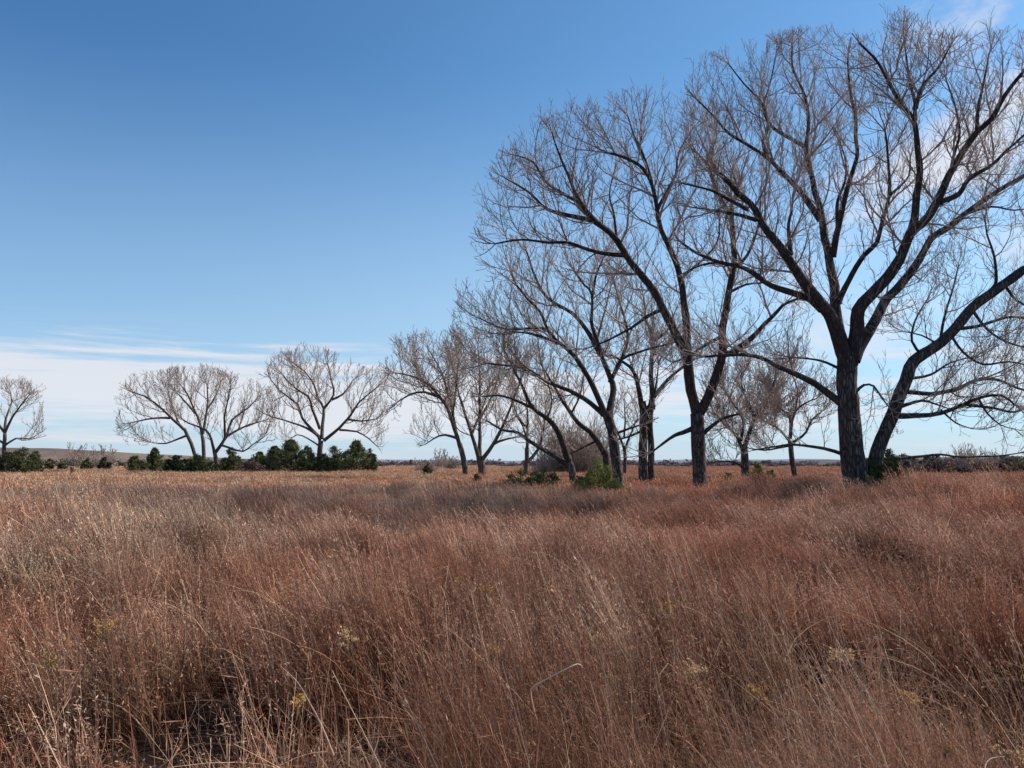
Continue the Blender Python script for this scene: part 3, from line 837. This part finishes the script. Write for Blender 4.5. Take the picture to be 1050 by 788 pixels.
# ---------------------------------------------------------------- grass
PAL = np.array([[0.39, 0.180, 0.127], [0.465, 0.268, 0.198], [0.33, 0.218, 0.185], [0.66, 0.48, 0.38], [0.25, 0.10, 0.076], [0.95, 0.76, 0.60]])
def ribbons(n, segs, hgt, spread, width, lean, bend, g, pal_w, colmul=(1, 1, 1), droop=0.0, top=0.35):
    base_a = g.uniform(0, 6.283, n); br = spread * np.sqrt(g.random(n))
    B = np.stack([br * np.cos(base_a), br * np.sin(base_a), np.zeros(n)], 1)
    H = g.uniform(hgt[0], hgt[1], n)
    az = g.uniform(0, 6.283, n)
    l = np.abs(g.normal(0, lean, n))
    dx = l * np.cos(az) - g.uniform(0.3, 1.0, n) * bend * 0.45; dy = l * np.sin(az)
    t = np.linspace(0, 1, segs + 1)
    bx = -g.uniform(0.3, 1.3, n) * bend; by = g.normal(0, 0.25, n) * bend
    X = B[:, 0:1] + H[:, None] * (dx[:, None] * t + bx[:, None] * t ** 2.2)
    Y = B[:, 1:2] + H[:, None] * (dy[:, None] * t + by[:, None] * t ** 2.2)
    Z = H[:, None] * (t - droop * g.random(n)[:, None] * t ** 3)
    X += g.normal(0, 0.006, X.shape) * H[:, None] * (t > 0)
    Y += g.normal(0, 0.006, X.shape) * H[:, None] * (t > 0)
    P = np.stack([X, Y, Z], -1)
    fa = g.uniform(0, math.pi, n)
    S = np.stack([np.cos(fa), np.sin(fa), g.normal(0, .15, n)], -1)[:, None, :]
    wd = (width * g.uniform(0.6, 1.4, n))[:, None] * (1 - (1 - top) * t ** 1.5)[None]
    A = P - S * wd[..., None] * .5; Bv = P + S * wd[..., None] * .5
    V = np.stack([A, Bv], 2).reshape(-1, 3)
    k = segs + 1
    b = (np.arange(n) * k * 2)[:, None] + (np.arange(segs) * 2)[None]
    L = np.stack([b, b + 1, b + 3, b + 2], -1).reshape(-1, 4)
    ci = g.choice(len(PAL), n, p=pal_w)
    C = PAL[ci] * g.uniform(0.55, 1.5, (n, 1)) * np.array(colmul)
    tt = (0.25 + 1.0 * t)[None, :, None]  # roots darker by nature; tip brightening is highlight painted into the blade colour
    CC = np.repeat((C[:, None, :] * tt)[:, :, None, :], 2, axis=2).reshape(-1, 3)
    return V, L, CC, P, C

def tufts(P, C, g, per, size, colr, t0=0.5, asp=0.16):
    """pale seed tufts along the upper stems"""
    n, k, _ = P.shape
    out, cc = [], []
    idx = np.repeat(np.arange(n), per)
    m = len(idx)
    t = g.uniform(t0, 1.0, m) * (k - 1) * 0.999
    i = t.astype(int); u = (t - i)[:, None]
    Q = P[idx, i] * (1 - u) + P[idx, i + 1] * u
    D = P[idx, i + 1] - P[idx, i]; D /= np.linalg.norm(D, axis=1, keepdims=True) + 1e-9
    d = D * 0.7 + g.normal(0, 0.5, (m, 3)); d /= np.linalg.norm(d, axis=1, keepdims=True)
    b = g.normal(size=(m, 3)); b -= d * (b * d).sum(1, keepdims=True); b /= np.linalg.norm(b, axis=1, keepdims=True)
    s = (size * g.uniform(0.5, 1.5, m))[:, None]
    V = np.stack([Q, Q + d * s * .5 + b * s * asp, Q + d * s, Q + d * s * .5 - b * s * asp], 1).reshape(-1, 3)
    cs = np.array(colr)[None] * g.uniform(0.7, 1.25, (m, 1))
    return V, np.arange(m * 4).reshape(-1, 4), np.repeat(cs, 4, axis=0)

def join(parts):
    VS, LS, CS, off = [], [], [], 0
    for V, L, C in parts:
        VS.append(V); LS.append(L + off); CS.append(C); off += len(V)
    return np.concatenate(VS), np.concatenate(LS), np.concatenate(CS)

def clump_near(i, kind, ts=1.0, ws=1.0):
    g = np.random.default_rng(500 + i)
    parts = []
    if kind == "stem":
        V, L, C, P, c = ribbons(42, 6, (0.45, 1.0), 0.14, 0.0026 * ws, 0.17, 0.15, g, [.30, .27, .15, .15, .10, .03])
        parts.append((V, L, C)); parts.append(tufts(P, c, g, 9, 0.010 * ts, (0.66, 0.47, 0.38), 0.4))
        parts.append(tufts(P, c, g, 7, 0.050, (0.46, 0.28, 0.20), 0.3, 0.022))
        V, L, C, P, c = ribbons(34, 6, (0.25, 0.72), 0.15, 0.0030 * ws, 0.40, 0.45, g, [.35, .25, .1, .15, .15, 0], (0.95, .92, .88), 0.75)
        parts.append((V, L, C))
    elif kind == "pale":
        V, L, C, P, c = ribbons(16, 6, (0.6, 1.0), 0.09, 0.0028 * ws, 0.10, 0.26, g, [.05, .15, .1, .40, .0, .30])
        parts.append((V, L, C)); parts.append(tufts(P, c, g, 7, 0.010 * ts, (0.72, 0.57, 0.46), 0.5))
        parts.append(tufts(P, c, g, 5, 0.045, (0.55, 0.40, 0.30), 0.35, 0.022))
        V, L, C, P, c = ribbons(30, 6, (0.2, 0.65), 0.13, 0.0030 * ws, 0.5, 0.4, g, [.25, .25, .15, .25, .1, 0], (0.9, .88, .85), 0.8)
        parts.append((V, L, C))
    else:  # curly low leaves and forked seed stalks
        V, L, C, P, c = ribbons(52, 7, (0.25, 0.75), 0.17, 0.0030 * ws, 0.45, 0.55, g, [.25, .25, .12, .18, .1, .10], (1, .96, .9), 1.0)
        parts.append((V, L, C))
        V, L, C, P, c = ribbons(12, 6, (0.5, 0.9), 0.12, 0.0034 * ws, 0.2, 0.14, g, [.3, .25, .1, .15, .2, 0])
        parts.append((V, L, C)); parts.append(tufts(P, c, g, 14, 0.060, (0.42, 0.25, 0.17), 0.25, 0.03))
        V, L, C, _, _ = ribbons(9, 8, (0.5, 0.95), 0.12, 0.0046 * ws, 0.35, 0.65, g, [0, .1, 0, .5, 0, .4], (1, .98, .92), 1.1)
        parts.append((V, L, C))
        parts.append(tufts(P, c, g, 10, 0.011 * ts, (0.62, 0.42, 0.32), 0.4))
    return join(parts)

def clump_mid(i):
    g = np.random.default_rng(700 + i)
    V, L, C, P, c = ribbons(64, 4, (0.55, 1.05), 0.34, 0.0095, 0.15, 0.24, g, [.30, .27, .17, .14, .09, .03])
    V2, L2, C2 = tufts(P, c, g, 4, 0.036, (0.72, 0.53, 0.45), 0.5, 0.22)
    V3, L3, C3, _, _ = ribbons(14, 4, (0.8, 1.2), 0.34, 0.006, 0.08, 0.38, g, [.1, .15, .1, .35, 0, .3])
    return join([(V, L, C), (V2, L2, C2), (V3, L3, C3)])

def clump_far(i):
    g = np.random.default_rng(900 + i)
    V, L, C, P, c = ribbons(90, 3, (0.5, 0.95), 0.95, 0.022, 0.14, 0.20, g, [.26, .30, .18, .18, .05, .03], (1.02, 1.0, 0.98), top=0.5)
    V2, L2, C2 = tufts(P, c, g, 1, 0.09, (0.60, 0.45, 0.39), 0.6, 0.22)
    return join([(V, L, C), (V2, L2, C2)])

def vn(x, y, s, o=0.0):
    return np.array([mnoise.noise(Vector((a * s + o, b * s - o, o))) for a, b in zip(x, y)])

def clump_collection(name, meshes):
    c = bpy.data.collections.new(name)
    for V, L, C in meshes:
        me = mesh_np(name, V, L, np.full(len(L), 4), GRASS, C)
        c.objects.link(bpy.data.objects.new(name, me))
    return c

def scatter(name, label, coll, x, y, sc, scz, tilt, idx, seed):
    g = np.random.default_rng(seed); n = len(x)
    z = ground_h(x, y) - 0.01
    me = bpy.data.meshes.new(name); me.vertices.add(n)
    me.vertices.foreach_set("co", np.stack([x, y, z], 1).astype(np.float32).ravel())
    rot = np.stack([g.normal(0, .05, n), -tilt, g.uniform(-1.5, 1.5, n)], 1)
    for nm, typ, data in (("rot", "FLOAT_VECTOR", rot), ("scl", "FLOAT_VECTOR", np.stack([sc, sc, scz], 1))):
        a = me.attributes.new(nm, typ, "POINT"); a.data.foreach_set("vector", data.astype(np.float32).ravel())
    a = me.attributes.new("pick", "INT", "POINT"); a.data.foreach_set("value", idx.astype(np.int32))
    o = add_obj(name, me)
    ng = bpy.data.node_groups.new(name, "GeometryNodeTree")
    ng.interface.new_socket("Geometry", in_out="INPUT", socket_type="NodeSocketGeometry")
    ng.interface.new_socket("Geometry", in_out="OUTPUT", socket_type="NodeSocketGeometry")
    gi = ng.nodes.new("NodeGroupInput"); go = ng.nodes.new("NodeGroupOutput")
    ci = ng.nodes.new("GeometryNodeCollectionInfo"); ci.inputs["Collection"].default_value = coll
    ci.inputs["Separate Children"].default_value = True; ci.inputs["Reset Children"].default_value = True
    ip = ng.nodes.new("GeometryNodeInstanceOnPoints"); ip.inputs["Pick Instance"].default_value = True
    def att(nm, t):
        q = ng.nodes.new("GeometryNodeInputNamedAttribute"); q.data_type = t; q.inputs["Name"].default_value = nm
        return q.outputs[0]
    e2r = ng.nodes.new("FunctionNodeEulerToRotation")
    ng.links.new(att("rot", "FLOAT_VECTOR"), e2r.inputs[0])
    ng.links.new(gi.outputs[0], ip.inputs["Points"]); ng.links.new(ci.outputs[0], ip.inputs["Instance"])
    ng.links.new(att("pick", "INT"), ip.inputs["Instance Index"])
    ng.links.new(e2r.outputs[0], ip.inputs["Rotation"]); ng.links.new(att("scl", "FLOAT_VECTOR"), ip.inputs["Scale"])
    ng.links.new(ip.outputs[0], go.inputs[0])
    md = o.modifiers.new("scatter", "NODES"); md.node_group = ng
    tag(o, label, "grass", None, "stuff")
    print(name, n)
    return o

def wedge(g, r0, r1, dens, half=43):
    n = int(dens * R(half) * (r1 * r1 - r0 * r0))
    r = np.sqrt(g.uniform(r0 * r0, r1 * r1, n)); a = g.uniform(-R(half), R(half), n)
    return r * np.sin(a), r * np.cos(a)

# sparse dark pockets in the foreground
POCK = [(-1.3, 3.5, 0.62, .8, 1.0), (-1.75, 3.6, 0.42, .7, .95), (2.15, 4.6, .42, .9, .95), (-1.65, 4.3, 0.78, 1.15, 1.0), (-1.25, 3.5, 0.40, .6, .9), (-2.3, 4.4, 0.35, .8, .8), (2.45, 5.4, 0.40, 1.0, .95), (2.0, 5.9, .4, .8, .8), (2.45, 3.9, .35, .8, .95),
        (1.5, 10.5, 1.0, 1.3, .6), (4.5, 9.5, 1.0, 1.2, .7), (9.5, 12.5, 1.3, 1.5, .6), (-3.4, 7, .4, .9, .7), (3.2, 8, .5, 1, .7)]
def pocket(x, y):
    p = np.zeros_like(x)
    for a, b, rx, ry, s in POCK:
        p = np.maximum(p, s * np.exp(-(((x - a) / rx) ** 2 + ((y - b) / ry) ** 2) ** 1.5))
    return p

def hmod(x, y):
    return 0.97 + 0.28 * vn(x, y, 0.25, 3.3) + 0.42 * vn(x, y, 0.75, 7.7) + 0.34 * vn(x, y, 1.9, 4.7)

g = np.random.default_rng(41)
nearc = clump_collection("grass_clump", [clump_near(i, k) for i, k in enumerate(["stem"] * 5 + ["pale"] * 2 + ["curl"] * 3)])
near2c = clump_collection("grass_tuft", [clump_near(i + 30, k, 2.3, 1.7) for i, k in enumerate(["stem"] * 5 + ["pale"] * 2 + ["curl"] * 3)])
midc = clump_collection("grass_patch", [clump_mid(i) for i in range(7)])
farc = clump_collection("grass_sward", [clump_far(i) for i in range(7)])

for nm, lb, cc, r0, r1, dn, hf in (("foreground_grass", "rusty brown knee high prairie grass with fine seed tufts nearest the camera", nearc, 1.0, 4.6, 34, 60),
                           ("near_grass", "rusty brown prairie grass with curled dry leaves and pale seed heads beyond the nearest stems", near2c, 4.5, 12.5, 16, 45)):
  x, y = wedge(g, r0, r1, dn, hf)
  pk = pocket(x, y)
  low = (g.random(len(x)) < pk) & (g.random(len(x)) < 0.3)
  keep = ((g.random(len(x)) > pk * 1.0) | low) & (y > 0.3) & (vn(x, y, 1.5, 1.1) > -0.24)
  x, y, pk, low = x[keep], y[keep], pk[keep], low[keep]
  n = len(x); hm = hmod(x, y) * (1 - 0.5 * pk) * np.where(low, 0.42, 1.0)
  typ = g.random(n); pal = vn(x, y, 0.55, 12.0) + 0.6 * vn(x, y, 2.2, 5.0)
  idx = np.where(typ < 0.34, g.integers(7, 10, n), np.where(pal > 0.25, g.integers(5, 7, n), g.integers(0, 5, n)))
  s = g.uniform(0.85, 1.15, n); idx = np.where(low, g.integers(7, 10, n), idx)
  tilt = 0.08 + 0.12 * smooth(-4, 3, x) + g.normal(0, 0.09, n) + 0.18 * np.maximum(0, vn(x, y, 0.7, 21))
  scatter(nm, lb, cc, x, y, s, s * hm, tilt, idx, int(r1))

x, y = wedge(g, 12.2, 34, 7.0, 42)
pk = pocket(x, y); keep = (g.random(len(x)) > pk) & (vn(x, y, 0.8, 2.2) > -0.28)
x, y = x[keep], y[keep]; n = len(x)
hm = hmod(x, y) * (1 + 0.42 * smooth(4, 12, x) * np.maximum(0, vn(x, y, 0.45, 31)))
s = g.uniform(0.85, 1.15, n)
tilt = 0.10 + 0.14 * smooth(-8, 4, x) + g.normal(0, 0.08, n)
scatter("middle_grass", "reddish brown prairie grass leaning left, covering the middle ground and right hand rise", midc, x, y, s, s * hm * 0.97, tilt, g.integers(0, 7, n), 2)

x1, y1 = wedge(g, 33, 80, 2.6, 41); x2, y2 = wedge(g, 80, 170, 0.9, 40)
x = np.concatenate([x1, x2]); y = np.concatenate([y1, y2]); n = len(x)
s = g.uniform(0.85, 1.2, n); hm = 1 + 0.35 * vn(x, y, 0.12, 9)
s = np.where(np.hypot(x, y) > 80, s * 1.35, s)
scatter("far_grass", "pale pinkish tan grass of the open field beneath and beyond the trees", farc, x, y, s, 0.80 * hm * g.uniform(.85, 1.15, n), 0.12 + g.normal(0, .06, n), g.integers(0, 7, n), 3)
x, y = wedge(g, 165, 420, 0.12, 40); n = len(x)
s = g.uniform(2.4, 3.6, n)
scatter("horizon_grass", "thin strip of pale grass near the horizon", farc, x, y, s, np.full(n, 0.85), np.full(n, 0.1), g.integers(0, 7, n), 4)

# ---------------------------------------------------------------- dried flower heads and stalks in the grass
def weed(px, py, Y, hpx, label, tone, seed, group=None, kind="umbel"):
    g = np.random.default_rng(seed)
    top = pt(px, py, Y); gz = float(ground_h(top[0], Y))
    root = empty("dried_wildflower", (top[0] + 0.08, Y, gz)); tag(root, label, "wildflower", group)
    H = top[2] - gz
    a = np.array([[0, 0, 0], [-.01, 0, H * .4], [-.04, .01, H * .75], [-.08, 0, H * .93]])
    tb = [(a, np.array([.003, .0026, .002, .0015]))]
    heads = []
    for k in range(9):
        an = g.uniform(0, 6.28); r = g.uniform(.02, .07) * min(hpx, 14) / 14
        e = a[3] + np.array([r * math.cos(an), r * math.sin(an) * .8, g.uniform(-.035, .035) * hpx / 14 + .02])
        tb.append((np.array([a[3] - [0, 0, .06], (a[3] + e) / 2 - [0, 0, .02], e * [1, 1, 1] - [0, 0, .006], e]), np.array([.0015, .0012, .001, .001])))
        heads.append(e)
    V, L, S = tubes(tb, 4)
    C = np.tile(np.array([[0.30, 0.2, 0.12]]), (len(V), 1))
    add_obj("stem", mesh_np("stem", V, L, S, WEED, C), root)
    m = 16; Q = np.repeat(np.array(heads), m, axis=0) + g.normal(0, .010, (9 * m, 3)) * [1.3, 1.3, .6]
    d = g.normal(size=Q.shape) + [0, 0, .6]; d /= np.linalg.norm(d, axis=1, keepdims=True)
    b = np.cross(d, g.normal(size=Q.shape)); b /= np.linalg.norm(b, axis=1, keepdims=True)
    s = (0.0055 * g.uniform(.6, 1.5, len(Q)))[:, None] * (1 + Y / 12)
    V = np.stack([Q - d * s, Q + b * s * .6, Q + d * s, Q - b * s * .6], 1).reshape(-1, 3)
    C = np.repeat(np.array(tone)[None] * g.uniform(.6, 1.3, (len(Q), 1)), 4, axis=0)
    add_obj("flower_head", mesh_np("flower_head", V, np.arange(len(V)), np.full(len(Q), 4), WEED, C), root)
GW = "dried yellow wildflowers in the grass"
YL = (0.56, 0.34, 0.11); CR = (0.72, 0.50, 0.27); OB = (0.36, 0.23, 0.09)
for i, (px, py, Y, hp, tn, lb) in enumerate([
    (503, 600, 6.2, 16, YL, "yellow dried wildflower at the centre of the grass, lower of two together"),
    (476, 592, 6.6, 14, OB, "olive yellow dried wildflower at the centre, upper left of two together"),
    (109, 636, 4.8, 16, YL, "yellow dried wildflower at the left of the field"),
    (52, 668, 4.2, 16, OB, "ochre dried wildflower near the left edge above the dark hollow"),
    (358, 648, 4.6, 18, CR, "cream dried wildflower left of the centre, among leaning stalks"),
    (612, 652, 4.8, 12, CR, "cream dried wildflower right of the bent straw"),
    (508, 660, 4.5, 10, YL, "small yellow dried wildflower above the bent straw"),
    (858, 668, 4.5, 14, CR, "cream dried wildflower above the dark hollow at the right"),
    (936, 708, 3.8, 12, YL, "small ochre dried wildflower inside the right hand dark hollow"),
    (1038, 768, 3.1, 14, CR, "pale dried wildflower in the lower right corner"),
    (968, 760, 3.2, 10, OB, "small ochre dried wildflower left of the corner one"),
    (712, 678, 4.3, 12, CR, "cream dried wildflower right of the centre foreground"),
    (775, 705, 3.9, 12, YL, "yellow dried wildflower between the two dark hollows on the right"),
    (684, 616, 5.6, 8, YL, "faint yellow dried wildflower half hidden in mid field grass"),
    (1003, 590, 6.6, 8, OB, "faint ochre dried wildflower near the right edge of the field"),
    (305, 712, 3.6, 8, YL, "yellow speck of a dried wildflower beside the foreground hollow")]):
    weed(px, py, Y, hp, lb, tn, 340 + i, GW)

def stalk(name, pts, r, tone, label, cat, n=1):
    P = np.array([pt(*q) for q in pts]); base = P[0].copy()
    Ps, Rs = smooth_path(P, np.linspace(r, r * .5, len(P)), 0.04)
    V, L, S = tubes([(Ps - base, Rs)], 5)
    o = add_obj(name, mesh_np(name, V, L, S, WEED, np.tile(np.array([tone]), (len(V), 1)), smooth_sh=True), None, base)
    tag(o, label, cat)
stalk("bent_straw", [(551, 742, 3.6), (546, 722, 3.1), (545, 707, 2.7), (556, 699, 2.6), (575, 689, 2.58), (592, 681, 2.6), (597, 684, 2.62)], 0.0030, (0.80, 0.64, 0.48), "pale bent straw lying across the grass, the brightest stalk at the centre foreground", "straw")
stalk("broken_stalk", [(1012, 800, 2.7), (1010, 786, 2.75), (1016, 778, 2.8), (1030, 776, 2.85)], 0.0032, (0.62, 0.46, 0.36), "pale broken stalk in the lower right corner", "stalk")
stalk("leaning_stalk", [(342, 775, 3.0), (330, 745, 3.05), (318, 722, 3.1), (305, 700, 3.2), (288, 684, 3.3)], 0.0042, (0.55, 0.38, 0.29), "long tan stalk leaning left over the dark hollow in the foreground", "stalk")
stalk("upright_reed", [(357, 786, 3.0), (357, 762, 3.0), (357, 738, 3.0)], 0.0045, (0.60, 0.42, 0.22), "short yellow tan reed standing upright right of the dark hollow", "reed")

# ---------------------------------------------------------------- light, sky, camera
SUN_EL, SUN_AZ = R(36), R(66)     # azimuth from +Y toward +X
sd = Vector((math.sin(SUN_AZ) * math.cos(SUN_EL), math.cos(SUN_AZ) * math.cos(SUN_EL), math.sin(SUN_EL)))
ld = bpy.data.lights.new("sun", "SUN"); ld.energy = 5.6; ld.angle = R(0.53); ld.color = (1.0, 0.93, 0.83)
lo = bpy.data.objects.new("sun", ld); COL.objects.link(lo); lo.rotation_euler = sd.to_track_quat("Z", "Y").to_euler(); lo.location = (40, 20, 60)

world = bpy.data.worlds.new("World"); scene.world = world; world.use_nodes = True
nt = world.node_tree; nt.nodes.clear()
out = nt.nodes.new("ShaderNodeOutputWorld"); bg = nt.nodes.new("ShaderNodeBackground")
sky = nt.nodes.new("ShaderNodeTexSky"); sky.sky_type = "NISHITA"; sky.sun_disc = False
sky.sun_elevation = SUN_EL; sky.sun_rotation = SUN_AZ
sky.altitude = 600; sky.air_density = 1.0; sky.dust_density = 0.6; sky.ozone_density = 2.2
tc = nt.nodes.new("ShaderNodeTexCoord"); sep = nt.nodes.new("ShaderNodeSeparateXYZ")
nt.links.new(tc.outputs["Generated"], sep.inputs[0])
el = math_n(nt, "MULTIPLY", math_n(nt, "ARCSINE", sep.outputs["Z"]), 57.2958)
az = math_n(nt, "MULTIPLY", math_n(nt, "ARCTAN2", sep.outputs["X"], sep.outputs["Y"]), 57.2958)
def blob(a, sa, e, se, amp=1.0, power=1.0):
    u = math_n(nt, "DIVIDE", math_n(nt, "SUBTRACT", az, a), sa); v = math_n(nt, "DIVIDE", math_n(nt, "SUBTRACT", el, e), se)
    q = math_n(nt, "ADD", math_n(nt, "MULTIPLY", u, u), math_n(nt, "MULTIPLY", v, v))
    return math_n(nt, "MULTIPLY", math_n(nt, "EXPONENT", math_n(nt, "MULTIPLY", q, -1.0)), amp)
def addm(*a):
    r = a[0]
    for b_ in a[1:]: r = math_n(nt, "ADD", r, b_)
    return r
cmb = nt.nodes.new("ShaderNodeCombineXYZ"); nt.links.new(az, cmb.inputs[0]); nt.links.new(el, cmb.inputs[1])
mpA = nt.nodes.new("ShaderNodeMapping"); mpA.inputs["Scale"].default_value = (0.05, 0.75, 1); mpA.inputs["Rotation"].default_value = (0, 0, R(3)); nt.links.new(cmb.outputs[0], mpA.inputs[0])
mpB = nt.nodes.new("ShaderNodeMapping"); mpB.inputs["Scale"].default_value = (0.16, 0.26, 1); mpB.inputs["Rotation"].default_value = (0, 0, R(-25)); nt.links.new(cmb.outputs[0], mpB.inputs[0])
nA = noise_n(nt, mpA.outputs[0], 1.6, 7, 0.6); nB = noise_n(nt, mpB.outputs[0], 1.3, 7, 0.62)
bank = addm(blob(-30, 22, 5.6, 2.5, 1.15), blob(-8, 16, 4.3, 2.6, 1.05), blob(20, 22, 5.2, 3.2, 0.62), blob(-70, 25, 6, 3, .9), blob(-14, 34, 3.2, 2.2, .5), blob(60, 30, 6, 4, .8))
puff = addm(blob(29.5, 4.5, 18.5, 2.2, 0.95), blob(33, 6, 13.0, 2.2, .6), blob(24, 4, 18, 2.5, 0.55), blob(31, 7, 28, 4, 0.5), blob(21, 6, 12, 4, 0.45), blob(34, 5, 21, 3, .7), blob(26, 6, 8.5, 2.2, .6), blob(60, 18, 22, 8, .7))
cA = maprange(nt, math_n(nt, "ADD", math_n(nt, "MULTIPLY", bank, 0.46), math_n(nt, "MULTIPLY", nA, 2.0)), 1.10, 1.66)
cB = maprange(nt, math_n(nt, "ADD", math_n(nt, "MULTIPLY", puff, 0.55), math_n(nt, "MULTIPLY", nB, 1.15)), 0.72, 1.22)
cA = math_n(nt, "MULTIPLY", cA, maprange(nt, bank, 0.04, 0.40)); cB = math_n(nt, "MULTIPLY", cB, maprange(nt, puff, 0.08, 0.6))
cl = math_n(nt, "MAXIMUM", math_n(nt, "MULTIPLY", cA, 0.80), math_n(nt, "MULTIPLY", cB, 0.8), clamp=True)
SK = 0.128
skc = mixc(nt, 1.0, sky.outputs[0], (0.66, 1.02, 1.22), "MULTIPLY")
hz = maprange(nt, el, 0, 29, 0.72, 0.0)
skc = mixc(nt, hz, skc, (4.1, 5.5, 6.9))
azf = maprange(nt, az, -42, 12)
azf2 = mixc(nt, azf, (0.78, 0.87, 0.93), (1.08, 1.05, 1.0))
skc = mixc(nt, maprange(nt, el, 3, 12), skc, mixc(nt, 1.0, skc, azf2, "MULTIPLY"))
skc = mixc(nt, maprange(nt, el, 0.0, 4.0, 0.55, 0.0), skc, (4.9, 5.5, 6.2))
skc = mixc(nt, cl, skc, (6.5, 6.45, 6.8))
nt.links.new(skc, bg.inputs[0]); bg.inputs[1].default_value = SK
nt.links.new(bg.outputs[0], out.inputs[0])

cam = bpy.data.cameras.new("camera"); co = bpy.data.objects.new("camera", cam); COL.objects.link(co)
co.location = (0, 0, EYE); co.rotation_euler = (math.pi / 2 + PITCH, 0, 0)
cam.sensor_width = 36; cam.lens = 36 * F / 1050; cam.clip_end = 20000; cam.clip_start = 0.05
scene.camera = co
scene.view_settings.view_transform = "Standard"; scene.view_settings.look = "None"; scene.view_settings.exposure = 0
scene.render.engine = "CYCLES"
scene.cycles.max_bounces = 6; scene.cycles.diffuse_bounces = 3; scene.cycles.transmission_bounces = 3
